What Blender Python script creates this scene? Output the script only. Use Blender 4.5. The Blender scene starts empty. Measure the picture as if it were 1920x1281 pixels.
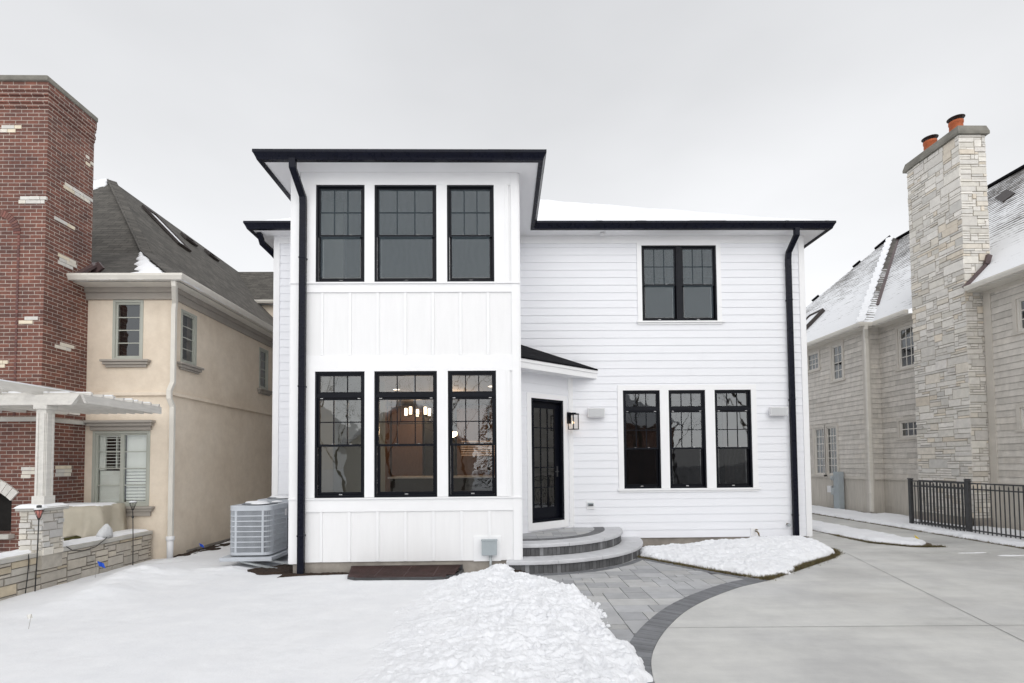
import bpy, math, random
import numpy as np
from mathutils import Vector, Matrix
R = math.radians
rnd = random.Random(7)
sc = bpy.context.scene
COL = sc.collection

# ------------------------------------------------------------ camera
cam_d = bpy.data.cameras.new('camera'); cam = bpy.data.objects.new('camera', cam_d); COL.objects.link(cam)
psi, th, rho = R(1.0), R(2.1), R(.5)
Fw = Vector((math.sin(psi)*math.cos(th), math.cos(psi)*math.cos(th), math.sin(th)))
R0 = Vector((math.cos(psi), -math.sin(psi), 0)); U0 = R0.cross(Fw)
Rt = R0*math.cos(rho) - U0*math.sin(rho); Up = U0*math.cos(rho) + R0*math.sin(rho)
M = Matrix((Rt, Up, -Fw)).transposed().to_4x4(); M.translation = Vector((0, 0, 1.8))
cam.matrix_world = M
cam_d.sensor_fit = 'HORIZONTAL'; cam_d.sensor_width = 36; cam_d.lens = 950/1920*36
cam_d.shift_x = 0; cam_d.shift_y = (833-640.5)/1920
cam_d.clip_start = .05; cam_d.clip_end = 2000
sc.camera = cam

# ------------------------------------------------------------ light
SUN_EL, SUN_AZ = R(38), R(168)        # azimuth from +Y clockwise: behind the camera, a little to the right
w = bpy.data.worlds.new('World'); sc.world = w; w.use_nodes = True
nt = w.node_tree; nt.nodes.clear(); N = nt.nodes.new; L = nt.links.new
out = N('ShaderNodeOutputWorld'); bg = N('ShaderNodeBackground'); L(bg.outputs[0], out.inputs[0])
sky = N('ShaderNodeTexSky'); sky.sky_type = 'NISHITA'; sky.sun_disc = False; sky.sun_elevation = SUN_EL; sky.sun_rotation = SUN_AZ
tc = N('ShaderNodeTexCoord'); mp = N('ShaderNodeMapping'); mp.inputs['Scale'].default_value = (1, 1, 2.2)
L(tc.outputs['Generated'], mp.inputs[0])
no = N('ShaderNodeTexNoise'); no.inputs['Scale'].default_value = 1.3; no.inputs['Detail'].default_value = 5; no.inputs['Roughness'].default_value = .45
L(mp.outputs[0], no.inputs[0])
sx = N('ShaderNodeSeparateXYZ'); L(tc.outputs['Generated'], sx.inputs[0])
rmp = N('ShaderNodeValToRGB'); e = rmp.color_ramp.elements      # paler towards the horizon, as a real overcast sky behind thin cloud
e[0].position = 0; e[0].color = (.84, .845, .855, 1); e[1].position = .72; e[1].color = (.58, .586, .60, 1)
x_ = e.new(.28); x_.color = (.83, .835, .845, 1)
L(sx.outputs['Z'], rmp.inputs[0])
cl = N('ShaderNodeMapRange'); cl.inputs['From Min'].default_value = .3; cl.inputs['From Max'].default_value = .7
cl.inputs['To Min'].default_value = .87; cl.inputs['To Max'].default_value = 1.11; L(no.outputs[0], cl.inputs[0])
mu = N('ShaderNodeVectorMath'); mu.operation = 'SCALE'; L(rmp.outputs[0], mu.inputs[0]); L(cl.outputs[0], mu.inputs['Scale'])
ns = N('ShaderNodeVectorMath'); ns.operation = 'SCALE'; L(sky.outputs[0], ns.inputs[0]); ns.inputs['Scale'].default_value = .1
mx = N('ShaderNodeMix'); mx.data_type = 'RGBA'; mx.inputs['Factor'].default_value = .95
L(ns.outputs[0], mx.inputs[6]); L(mu.outputs[0], mx.inputs[7]); L(mx.outputs[2], bg.inputs[0])
bg.inputs[1].default_value = 1.0
sun_d = bpy.data.lights.new('sun', 'SUN'); sun_d.energy = 1.5; sun_d.angle = R(85); sun_d.color = (1, .985, .96)
sun = bpy.data.objects.new('sun', sun_d); COL.objects.link(sun)
sd = Vector((math.sin(SUN_AZ)*math.cos(SUN_EL), math.cos(SUN_AZ)*math.cos(SUN_EL), math.sin(SUN_EL)))
sun.rotation_euler = sd.to_track_quat('Z', 'Y').to_euler(); sun.location = sd*60
sc.view_settings.view_transform = 'Standard'; sc.view_settings.look = 'None'; sc.view_settings.exposure = .30; sc.view_settings.gamma = 1
sc.cycles.max_bounces = 8; sc.cycles.transparent_max_bounces = 16; sc.cycles.use_denoising = True

# ------------------------------------------------------------ materials
MT = {}
class NT:
    def __init__(s, name):
        s.m = bpy.data.materials.new(name); s.m.use_nodes = True; s.t = s.m.node_tree
        s.b = s.t.nodes['Principled BSDF']; s.o = s.t.nodes['Material Output']
    def n(s, typ, **k):
        nd = s.t.nodes.new(typ)
        for a, v in k.items():
            if hasattr(nd, a): setattr(nd, a, v)
            else: nd.inputs[a.replace('_', ' ')].default_value = v
        return nd
    def l(s, a, b): s.t.links.new(a, b)
    def coord(s, uv=False, scale=(1, 1, 1), rot=0):
        t = s.n('ShaderNodeTexCoord'); m = s.n('ShaderNodeMapping'); m.inputs['Scale'].default_value = scale
        m.inputs['Rotation'].default_value = (0, 0, rot)
        s.l(t.outputs['UV' if uv else 'Object'], m.inputs[0]); return m.outputs[0]
    def noise(s, vec, scale, detail=4, rough=.6):
        n = s.n('ShaderNodeTexNoise'); n.inputs['Scale'].default_value = scale; n.inputs['Detail'].default_value = detail
        n.inputs['Roughness'].default_value = rough; s.l(vec, n.inputs[0]); return n.outputs[0]
    def ramp(s, fac, stops):
        r = s.n('ShaderNodeValToRGB'); el = r.color_ramp.elements
        while len(el) < len(stops): el.new(.5)
        for q, (p, c) in zip(el, stops): q.position = p; q.color = (*c, 1) if len(c) == 3 else c
        s.l(fac, r.inputs[0]); return r.outputs[0]
    def rng(s, v, a, b, c, d):
        r = s.n('ShaderNodeMapRange')
        for k, q in zip(('From Min', 'From Max', 'To Min', 'To Max'), (a, b, c, d)): r.inputs[k].default_value = q
        s.l(v, r.inputs[0]); return r.outputs[0]
    def mix(s, f, a, b, mode='MIX'):
        m = s.n('ShaderNodeMix', data_type='RGBA', blend_type=mode)
        for i, v in ((0, f), (6, a), (7, b)):
            if hasattr(v, 'links') or hasattr(v, 'is_output'): s.l(v, m.inputs[i])
            else: m.inputs[i].default_value = v if i == 0 else (*v, 1)
        return m.outputs[2]
    def math(s, op, a, b=None):
        m = s.n('ShaderNodeMath', operation=op)
        for i, v in ((0, a), (1, b)):
            if v is None: continue
            if hasattr(v, 'is_output'): s.l(v, m.inputs[i])
            else: m.inputs[i].default_value = v
        return m.outputs[0]
    def bump(s, h, strength=.3, dist=.01, prev=None):
        b = s.n('ShaderNodeBump'); b.inputs['Strength'].default_value = strength; b.inputs['Distance'].default_value = dist
        s.l(h, b.inputs['Height'])
        if prev is not None: s.l(prev, b.inputs['Normal'])
        s.l(b.outputs[0], s.b.inputs['Normal']); return b.outputs[0]
    def base(s, c):
        if hasattr(c, 'is_output'): s.l(c, s.b.inputs['Base Color'])
        else: s.b.inputs['Base Color'].default_value = (*c, 1)
    def rough(s, v):
        if hasattr(v, 'is_output'): s.l(v, s.b.inputs['Roughness'])
        else: s.b.inputs['Roughness'].default_value = v

def mat(name, col, rough=.6, var=.06, vs=3., bump=.15, bs=60., bd=.004, stretch=(1, 1, 1), metal=0., coat=0.):
    t = NT(name); v = t.coord(scale=stretch)
    n1 = t.noise(v, vs, 5)
    t.base(t.mix(1.0, col, t.ramp(n1, [(.3, (1-var,)*3), (.7, (1+var,)*3)]), 'MULTIPLY'))
    t.rough(t.rng(t.noise(v, vs*3), .3, .7, max(.02, rough-.07), min(1, rough+.07)))
    if bump: t.bump(t.noise(v, bs, 3), bump, bd)
    t.b.inputs['Metallic'].default_value = metal
    if coat: t.b.inputs['Coat Weight'].default_value = coat
    if name.startswith('black'): t.b.inputs['Specular IOR Level'].default_value = .16
    MT[name] = t.m; return t.m

def vmat(name, tint=(1, 1, 1), rough=.85, var=.12, vs=9., bump=.5, bs=45., bd=.006, stretch=(1, 1, 1)):
    t = NT(name); v = t.coord(scale=stretch); a = t.n('ShaderNodeAttribute', attribute_name='Col')
    c = t.mix(1.0, a.outputs['Color'], t.ramp(t.noise(v, vs, 6), [(.3, tuple(q*(1-var) for q in tint)), (.7, tuple(q*(1+var) for q in tint))]), 'MULTIPLY')
    t.base(c); t.rough(rough); t.bump(t.noise(v, bs, 5, .65), bump, bd); MT[name] = t.m; return t.m

mat('white_siding', (.81, .82, .855), .5, .018, 1.2, .12, 22, .003, (1, 1, 14))
mat('white_panel', (.82, .82, .825), .55, .02, 1.4, .18, 18, .003, (10, 10, 1))
mat('white_trim', (.85, .852, .862), .45, .02, 1.5, .05, 40, .002)
mat('soffit', (.80, .80, .815), .6, .02, 1.5, .05, 40, .002)
mat('black_metal', (.0035, .0045, .012), .30, .2, 4, .06, 20, .003)
mat('black_frame', (.004, .005, .009), .35, .1, 4, .03, 30, .002)
mat('chrome', (.55, .55, .56), .25, .05, 4, 0, metal=1)
mat('foundation', (.33, .30, .265), .9, .28, 2.6, .4, 40, .006)
mat('interior_wall', (.22, .145, .09), .8, .05, 1, 0)
mat('interior_pale', (.30, .32, .29), .8, .05, 1, 0)
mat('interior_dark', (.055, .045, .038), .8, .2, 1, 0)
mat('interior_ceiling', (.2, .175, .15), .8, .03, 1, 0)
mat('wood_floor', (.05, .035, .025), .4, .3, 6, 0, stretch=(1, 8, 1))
mat('dark_cabinet', (.012, .011, .012), .4, .1, 2, 0)
mat('wood_cabinet', (.16, .075, .035), .5, .25, 5, 0, stretch=(6, 6, 1))
mat('counter', (.6, .6, .6), .25, .1, 5, 0)
mat('gray_metal', (.50, .53, .57), .45, .06, 6, .05, 30, .002)
mat('gray_metal_dark', (.02, .026, .04), .6, .2, 6, .3, 120, .004)
mat('galvanized', (.42, .45, .46), .4, .12, 20, .05, 30, .002, metal=.3)
mat('gray_box', (.34, .38, .40), .5, .05, 6, .05, 30, .002)
mat('speaker_plastic', (.55, .56, .57), .7, .03, 6, .5, 400, .002)
mat('brown_metal', (.055, .028, .026), .45, .3, 6, .2, 60, .003)
mat('copper_flashing', (.09, .06, .06), .4, .3, 4, .05, 30, .003)
mat('fence_metal', (.05, .051, .054), .45, .25, 6, .1, 60, .002)
mat('cream_metal', (.68, .65, .59), .45, .06, 3, .04, 30, .002)
mat('taupe_trim', (.35, .32, .285), .7, .06, 3, .15, 60, .003)
mat('sage_frame', (.42, .43, .38), .6, .05, 3, .05, 60, .002)
mat('shutter', (.80, .84, .78), .6, .03, 3, 0)
mat('beige_trim', (.58, .545, .49), .6, .06, 3, .15, 50, .003)
mat('beige_skirt', (.55, .515, .46), .75, .1, 2, .3, 16, .004, (10, 10, 1))
mat('pergola_white', (.63, .61, .57), .6, .1, 4, .25, 20, .004, (3, 1, 6))
mat('limestone_cap', (.47, .455, .42), .85, .16, 3, .4, 30, .006)
mat('chimney_cap', (.20, .19, .165), .9, .3, 2.5, .5, 25, .008)
mat('terracotta', (.42, .10, .03), .7, .25, 6, .3, 40, .004)
mat('dark_cap', (.03, .022, .02), .5, .2, 6, .1, 40, .004)
mat('mortar_gray', (.22, .20, .175), .95, .2, 6, .5, 60, .004)
mat('mortar_light', (.42, .39, .34), .95, .2, 6, .5, 60, .004)
mat('soil', (.095, .068, .042), .95, .5, 14, 1., 60, .02)
mat('mulch_dark', (.035, .021, .013), .95, .5, 18, 1., 60, .02)
mat('tarp', (.45, .41, .33), .7, .1, 3, .3, 14, .02)
mat('grass_green', (.12, .115, .04), .9, .3, 8, 0)
mat('pale_rock', (.62, .63, .64), .9, .15, 9, .8, 25, .02)
mat('blue_flag', (.01, .09, .62), .5, .05, 5, 0)
mat('yellow_flag', (.75, .55, .02), .5, .05, 5, 0)
mat('white_flag', (.75, .74, .70), .5, .05, 5, 0)
mat('wire', (.02, .02, .02), .5, .1, 5, 0)
mat('thin_wire', (.35, .33, .30), .5, .1, 5, 0)
mat('brass', (.16, .11, .05), .35, .2, 9, .1, 60, .002, metal=.8)
mat('white_plastic', (.75, .75, .76), .5, .03, 5, 0)
mat('bark', (.05, .04, .03), .9, .3, 6, .5, 20, .02)
mat('evergreen', (.02, .03, .018), .9, .3, 3, 0)
mat('joint', (.24, .235, .23), .95, .2, 6, 0)
mat('firebox', (.008, .007, .006), .95, .3, 4, 0)
mat('pink_glass', (.55, .20, .17), .3, .15, 20, .1, 30, .002)
vmat('stone', bump=.7, bs=30, bd=.01)
vmat('stone_light', bump=.6, bs=26, bd=.008, var=.09)
vmat('paver', rough=.8, bump=.35, bs=120, bd=.003, var=.10, vs=5)
vmat('paver_side', rough=.85, bump=.8, bs=35, bd=.01, var=.2, vs=7)
vmat('coping', rough=.75, bump=.5, bs=50, bd=.006, var=.08, vs=5)
vmat('shake', rough=.85, bump=.4, bs=14, bd=.004, var=.12, vs=3.5, stretch=(2, 2, 1))
vmat('brick_piece', rough=.85, bump=.5, bs=60, bd=.004, var=.2)
vmat('grass', rough=.9, bump=0, var=.2)

def emis(name, col, s):
    t = NT(name); t.base((0, 0, 0)); t.b.inputs['Emission Color'].default_value = (*col, 1); t.b.inputs['Emission Strength'].default_value = s
    MT[name] = t.m
emis('warm_bulb', (1, .74, .42), 14.); emis('glowing_slat', (1, .6, .35), .45); emis('warm_shade', (1, .80, .55), 4.5); emis('lantern_flame', (1, .7, .4), 5.); emis('downlight', (1, .82, .6), 5.)

def glass(name, tint=.86, wave=.35, wscale=2.2, refl=1.0, tcol=(1, 1, 1)):
    t = NT(name); t.t.nodes.remove(t.b)
    tr = t.n('ShaderNodeBsdfTransparent'); tr.inputs[0].default_value = (tint*tcol[0], tint*tcol[1], tint*tcol[2], 1)
    gl = t.n('ShaderNodeBsdfGlossy'); gl.inputs['Roughness'].default_value = .01; gl.inputs[0].default_value = (.93, .97, 1, 1)
    v = t.coord(); nz = t.noise(v, wscale, 3, .5)
    b = t.n('ShaderNodeBump'); b.inputs['Strength'].default_value = wave; b.inputs['Distance'].default_value = .02
    t.l(nz, b.inputs['Height']); t.l(b.outputs[0], gl.inputs['Normal'])
    lw = t.n('ShaderNodeLayerWeight'); lw.inputs[0].default_value = .5
    p = t.math('POWER', lw.outputs['Facing'], 3.2); f = t.math('ADD', t.math('MULTIPLY', p, .75), .105*refl)
    mx = t.n('ShaderNodeMixShader'); t.l(f, mx.inputs[0]); t.l(tr.outputs[0], mx.inputs[1]); t.l(gl.outputs[0], mx.inputs[2])
    t.l(mx.outputs[0], t.o.inputs[0]); MT[name] = t.m
glass('glass', .64, .22, 1.3, 1.1); glass('glass_old', .5, .5, 1.5, 1.15); glass('lamp_glass', .9, 0, 1, .8); glass('glass_clear', .93, .15, 1.2, 1.0)
def screen(name, fac, col):
    t = NT(name); t.t.nodes.remove(t.b)
    tr = t.n('ShaderNodeBsdfTransparent'); d = t.n('ShaderNodeBsdfDiffuse'); d.inputs[0].default_value = (*col, 1)
    v = t.coord(scale=(1, 1, 1)); wv = t.n('ShaderNodeTexWave'); wv.inputs['Scale'].default_value = 3.; wv.inputs['Distortion'].default_value = 9; wv.inputs['Detail'].default_value = 2; wv.inputs['Detail Scale'].default_value = .8
    t.l(v, wv.inputs[0]); mx = t.n('ShaderNodeMixShader'); t.l(t.rng(wv.outputs['Fac'], 0, 1, fac-.015, fac+.015), mx.inputs[0])
    t.l(tr.outputs[0], mx.inputs[1]); t.l(d.outputs[0], mx.inputs[2]); t.l(mx.outputs[0], t.o.inputs[0]); MT[name] = t.m
screen('insect_screen', .40, (.085, .112, .128)); screen('insect_screen_dark', .6, (.008, .008, .009))

def mk_snow(name, col=(.90, .91, .93), b=.35, s1=14, s2=90):
    t = NT(name); v = t.coord(); n1 = t.noise(v, s1, 6, .6); n2 = t.noise(v, s2, 3, .6)
    t.base(t.mix(1., col, t.ramp(t.noise(v, 2.5, 4), [(.3, (.955, .958, .965)), (.7, (1.02, 1.02, 1.02))]), 'MULTIPLY'))
    t.rough(.7); h = t.math('ADD', n1, t.math('MULTIPLY', n2, .25)); t.bump(h, b, .03)
    t.b.inputs['Subsurface Weight'].default_value = 0; MT[name] = t.m
mk_snow('snow', (.88, .89, .91)); mk_snow('snow_smooth', (.815, .825, .845), .35, 7, 80); mk_snow('snow_rough', (.865, .875, .90), .6, 30, 110)

def mk_concrete():
    t = NT('concrete'); v = t.coord(); vs = t.coord(scale=(.35, 2.6, 1))
    a = t.ramp(t.noise(vs, 1.6, 8, .62), [(.3, (.55, .549, .535)), (.55, (.60, .598, .583)), (.75, (.64, .637, .622))])
    bl = t.ramp(t.noise(v, .8, 6, .7), [(.35, (.80, .80, .81)), (.6, (1.03, 1.03, 1.02))])
    st = t.ramp(t.noise(t.coord(scale=(1, 3.5, 1)), 2.8, 6, .75), [(.64, (1, 1, 1)), (.78, (.88, .88, .89))])
    fine = t.ramp(t.noise(v, 140, 3), [(.3, (.93,)*3), (.7, (1.05,)*3)])
    c = t.mix(1., t.mix(1., t.mix(1., a, bl, 'MULTIPLY'), st, 'MULTIPLY'), fine, 'MULTIPLY')
    t.base(c); t.rough(t.rng(t.noise(t.coord(scale=(.5, 1.3, 1)), .7, 5), .4, .62, .30, .72))
    br = t.noise(t.coord(scale=(2, 120, 1)), 3, 2)
    t.bump(t.math('ADD', br, t.math('MULTIPLY', t.noise(v, 90, 4), .5)), .22, .004); MT['concrete'] = t.m
mk_concrete()
def mk_stucco():
    t = NT('stucco'); v = t.coord()
    c = t.ramp(t.noise(v, 1.1, 8, .62), [(.25, (.69, .59, .475)), (.5, (.765, .67, .55)), (.75, (.805, .715, .60))])
    m = t.ramp(t.noise(v, 5, 8, .75), [(.3, (.91, .90, .89)), (.65, (1.03, 1.03, 1.03))])
    t.base(t.mix(1., c, m, 'MULTIPLY')); t.rough(.92); t.bump(t.noise(v, 38, 6, .7), .35, .008); MT['stucco'] = t.m
mk_stucco()
def mk_brick():
    t = NT('brick'); v = t.coord(uv=True)
    b = t.n('ShaderNodeTexBrick'); b.offset = .5; b.squash = 1
    for k, q in {'Scale': 1., 'Mortar Size': .0052, 'Mortar Smooth': .15, 'Bias': -.1, 'Brick Width': .205, 'Row Height': .0675}.items(): b.inputs[k].default_value = q
    b.inputs['Color1'].default_value = (.21, .088, .064, 1); b.inputs['Color2'].default_value = (.12, .058, .048, 1); b.inputs['Mortar'].default_value = (.48, .435, .385, 1)
    jit = t.n('ShaderNodeVectorMath', operation='ADD'); nn = t.n('ShaderNodeTexNoise'); nn.inputs['Scale'].default_value = 14; t.l(v, nn.inputs[0])
    sc_ = t.n('ShaderNodeVectorMath', operation='SCALE'); t.l(nn.outputs['Color'], sc_.inputs[0]); sc_.inputs['Scale'].default_value = .006
    t.l(v, jit.inputs[0]); t.l(sc_.outputs[0], jit.inputs[1]); t.l(jit.outputs[0], b.inputs[0])
    st = t.ramp(t.noise(t.coord(), 1.2, 6, .6), [(.32, (.62, .62, .66)), (.55, (1.0, .98, .97)), (.7, (1.15, 1.1, 1.06))])
    f = t.ramp(t.noise(t.coord(), 26, 4), [(.3, (.8, .8, .8)), (.7, (1.18, 1.15, 1.12))])
    t.base(t.mix(1., t.mix(1., b.outputs['Color'], st, 'MULTIPLY'), f, 'MULTIPLY')); t.rough(.88)
    h = t.math('ADD', t.math('MULTIPLY', b.outputs['Fac'], -1.), t.math('MULTIPLY', t.noise(t.coord(), 60, 3), .3)); t.bump(h, .6, .008)
    MT['brick'] = t.m
mk_brick()
def mk_shingle(name, c1, c2, dark, snow=None, row=.14, wid=.30):
    t = NT(name); v = t.coord(uv=True)
    b = t.n('ShaderNodeTexBrick'); b.offset = .37; b.offset_frequency = 2
    for k, q in {'Scale': 1., 'Mortar Size': .006, 'Mortar Smooth': .1, 'Bias': 0., 'Brick Width': wid, 'Row Height': row}.items(): b.inputs[k].default_value = q
    b.inputs['Color1'].default_value = (*c1, 1); b.inputs['Color2'].default_value = (*c2, 1); b.inputs['Mortar'].default_value = (*dark, 1)
    nn = t.n('ShaderNodeTexNoise'); nn.inputs['Scale'].default_value = 7; nn.inputs['Detail'].default_value = 4; t.l(v, nn.inputs[0])
    sv = t.n('ShaderNodeVectorMath', operation='SCALE'); t.l(nn.outputs['Color'], sv.inputs[0]); sv.inputs['Scale'].default_value = .03
    ad = t.n('ShaderNodeVectorMath', operation='ADD'); t.l(v, ad.inputs[0]); t.l(sv.outputs[0], ad.inputs[1]); t.l(ad.outputs[0], b.inputs[0])
    f = t.ramp(t.noise(t.coord(), 3, 6, .7), [(.3, (.75,)*3), (.7, (1.25,)*3)])
    c = t.mix(1., b.outputs['Color'], f, 'MULTIPLY')
    sp = t.n('ShaderNodeSeparateXYZ'); t.l(ad.outputs[0], sp.inputs[0])
    saw = t.math('FRACT', t.math('DIVIDE', sp.outputs['Y'], row))       # 0 at the butt edge of a course, 1 at its top
    if snow:
        # snow lies on each course and leaves the thick butt edge bare where it is thin
        n1 = t.noise(t.coord(uv=True, scale=(1.2, 4.2, 1)), 1.7, 7, .72); n0 = t.noise(t.coord(uv=True), .55, 3, .6)
        n2 = t.noise(t.coord(uv=True, scale=(2, 9, 1)), 4., 4, .7)
        q = t.math('ADD', t.math('ADD', t.math('MULTIPLY', n1, .9), t.math('MULTIPLY', n0, .7)), t.math('MULTIPLY', n2, .55))
        hgt = t.math('MULTIPLY', sp.outputs['Y'], -snow[1])               # melted thinner towards the ridge
        q = t.math('ADD', t.math('ADD', q, hgt), t.math('MULTIPLY', saw, .42))
        k = t.rng(q, snow[0]-.07, snow[0]+.06, 0, 1)
        c = t.mix(k, c, (.86, .87, .89))
    t.base(c); t.rough(.9)
    t.bump(t.math('ADD', t.math('MULTIPLY', saw, -1.), t.math('MULTIPLY', t.noise(t.coord(), 70, 3), .4)), .7, .015)
    if 'black' in name: t.b.inputs['Specular IOR Level'].default_value = .12
    MT[name] = t.m
mk_shingle('shingle', (.105, .097, .085), (.062, .057, .05), (.02, .018, .016))
mk_shingle('shingle_black', (.008, .008, .010), (.004, .004, .006), (.002, .002, .002), row=.12)
mk_shingle('shingle_snow', (.15, .135, .12), (.08, .075, .07), (.03, .03, .03), (.02, .07), row=.16, wid=.22)

# ------------------------------------------------------------ mesh building
OFF = {}
class MB:
    def __init__(s): s.v = []; s.f = []; s.c = []; s.m = []; s.sm = []
    def face(s, pts, col=None, mi=0, smooth=False):
        i = len(s.v); s.v += [tuple(p) for p in pts]; s.f.append(tuple(range(i, i+len(pts)))); s.c.append(col); s.m.append(mi); s.sm.append(smooth)
    def hexa(s, p, col=None, mi=0, skip=()):
        i = len(s.v); s.v += [tuple(q) for q in p]
        for k, q in enumerate(((0, 3, 2, 1), (4, 5, 6, 7), (0, 1, 5, 4), (1, 2, 6, 5), (2, 3, 7, 6), (3, 0, 4, 7))):
            if k in skip: continue
            s.f.append(tuple(i+j for j in q)); s.c.append(col); s.m.append(mi); s.sm.append(False)
    def box(s, x0, x1, y0, y1, z0, z1, col=None, mi=0):
        s.hexa([(x0, y0, z0), (x1, y0, z0), (x1, y1, z0), (x0, y1, z0), (x0, y0, z1), (x1, y0, z1), (x1, y1, z1), (x0, y1, z1)], col, mi)
    def fbox(s, F, u0, u1, z0, z1, n0, n1, col=None, mi=0):
        p = [F(u0, z0, n0), F(u1, z0, n0), F(u1, z0, n1), F(u0, z0, n1), F(u0, z1, n0), F(u1, z1, n0), F(u1, z1, n1), F(u0, z1, n1)]
        if F.flip: p = [p[1], p[0], p[3], p[2], p[5], p[4], p[7], p[6]]
        p = [p[3], p[2], p[1], p[0], p[7], p[6], p[5], p[4]]
        s.hexa(p, col, mi)
    def fquad(s, F, u0, u1, z0, z1, n0, n1=None, col=None, mi=0):   # n0 at the bottom, n1 at the top
        n1 = n0 if n1 is None else n1
        p = [F(u0, z0, n0), F(u1, z0, n0), F(u1, z1, n1), F(u0, z1, n1)]
        s.face(p[::-1] if F.flip else p, col, mi)
    def bar(s, a, b, w, h=None, up=(0, 0, 1), col=None, mi=0):      # box section between two points
        a = Vector(a); b = Vector(b); d = (b-a).normalized(); h = h or w; up = Vector(up)
        if abs(d.dot(up)) > .98: up = Vector((0, 1, 0))
        x = d.cross(up).normalized()*w/2; y = x.cross(d).normalized()*h/2
        s.hexa([a-x-y, a+x-y, b+x-y, b-x-y, a-x+y, a+x+y, b+x+y, b-x+y], col, mi)
    def rtube(s, pts, w, h, side):                                    # rectangular tube along a path
        P = [Vector(p) for p in pts]; sd_ = Vector(side).normalized(); rings = []
        for i, p in enumerate(P):
            d = ((P[i]-P[i-1]).normalized() if i else Vector()) + ((P[i+1]-P[i]).normalized() if i < len(P)-1 else Vector())
            d.normalize(); y = d.cross(sd_).normalized()
            k = 1.
            if 0 < i < len(P)-1: k = 1/max(.5, d.dot((P[i+1]-P[i]).normalized()))
            rings.append([p+sd_*w/2*a+y*h/2*b*k for a, b in ((-1, -1), (1, -1), (1, 1), (-1, 1))])
        s.loft(rings, caps=True)
    def loft(s, rings, caps=True, smooth=False, col=None, mi=0):
        i0 = len(s.v); n = len(rings[0])
        for r in rings: s.v += [tuple(q) for q in r]
        for j in range(len(rings)-1):
            for k in range(n):
                a = i0+j*n+k; b = i0+j*n+(k+1) % n
                s.f.append((a, b, b+n, a+n)); s.c.append(col); s.m.append(mi); s.sm.append(smooth)
        if caps:
            for q in (range(i0+n-1, i0-1, -1), range(i0+(len(rings)-1)*n, i0+len(rings)*n)):
                s.f.append(tuple(q)); s.c.append(col); s.m.append(mi); s.sm.append(False)
    def tube(s, pts, r, n=8, col=None, mi=0, smooth=True):
        P = [Vector(p) for p in pts]; rr = r if isinstance(r, (list, tuple)) else [r]*len(P); rings = []
        ref = Vector((.31, .17, .93))
        for i, p in enumerate(P):
            d = ((P[min(i+1, len(P)-1)]-P[max(i-1, 0)])).normalized()
            x = d.cross(ref)
            if x.length < .1: x = d.cross(Vector((1, 0, 0)))
            x.normalize(); y = d.cross(x)
            rings.append([p+(x*math.cos(a)+y*math.sin(a))*rr[i] for a in (2*math.pi*k/n for k in range(n))])
        s.loft(rings, True, smooth, col, mi)
    def lathe(s, c, prof, n=24, smooth=True, col=None, mi=0):         # prof: (r, z)
        s.loft([[(c[0]+r*math.cos(a), c[1]+r*math.sin(a), c[2]+z) for a in (2*math.pi*k/n for k in range(n))] for r, z in prof], True, smooth, col, mi)
    def extr(s, poly, z0, z1, col=None, mi=0, bottom=False):
        n = len(poly); i = len(s.v); s.v += [(x, y, z0) for x, y in poly] + [(x, y, z1) for x, y in poly]
        s.f.append(tuple(range(i+n, i+2*n))); s.c.append(col); s.m.append(mi); s.sm.append(False)
        for k in range(n):
            a, b = i+k, i+(k+1) % n
            s.f.append((a, b, b+n, a+n)); s.c.append(col); s.m.append(mi); s.sm.append(False)
    def pieces(s):            # far-apart pieces of what was collected, each to become an object of its own
        n = len(s.v); par = list(range(n))
        def fd(i):
            while par[i] != i: par[i] = par[par[i]]; i = par[i]
            return i
        for f in s.f:
            r0 = fd(f[0])
            for i in f[1:]: par[fd(i)] = r0
        root = [fd(i) for i in range(n)]; ids = {r_: k for k, r_ in enumerate(dict.fromkeys(root))}; isl = np.array([ids[r_] for r_ in root]); k = len(ids)
        if k < 2 or k > 500: return None
        V = np.array(s.v, float); lo = np.full((k, 3), 1e9); hi = -lo; np.minimum.at(lo, isl, V); np.maximum.at(hi, isl, V); sz = (hi-lo).max(1)
        gap = np.maximum(0, np.maximum(lo[:, None]-hi[None], lo[None]-hi[:, None])); near = np.sqrt((gap**2).sum(2)) <= np.maximum(.02, .5*np.maximum(sz[:, None], sz[None]))
        lab = -np.ones(k, int); c = 0
        for i in range(k):
            if lab[i] >= 0: continue
            st_ = [i]; lab[i] = c
            while st_:
                for j in np.nonzero(near[st_.pop()] & (lab < 0))[0]: lab[j] = c; st_.append(j)
            c += 1
        if c < 2 or c > 40: return None
        outl = []
        for q in range(c):
            m = MB(); mp_ = {}
            for f, col, mi, sm in zip(s.f, s.c, s.m, s.sm):
                if lab[isl[f[0]]] != q: continue
                for i in f:
                    if i not in mp_: mp_[i] = len(m.v); m.v.append(s.v[i])
                m.f.append(tuple(mp_[i] for i in f)); m.c.append(col); m.m.append(mi); m.sm.append(sm)
            outl.append(m)
        return outl
    def build(s, name, mats, parent=None, label=None, cat=None, group=None, kind=None, bevel=0., loc=None):
        if parent and name not in ('roof', 'wall', 'chimney', 'window', 'door', 'stone_face', 'gutter'):
            P = s.pieces()
            if P: return [m.build1(name, mats, parent, label, cat, group, kind, bevel, loc) for m in P][0]
        return s.build1(name, mats, parent, label, cat, group, kind, bevel, loc)
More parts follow.
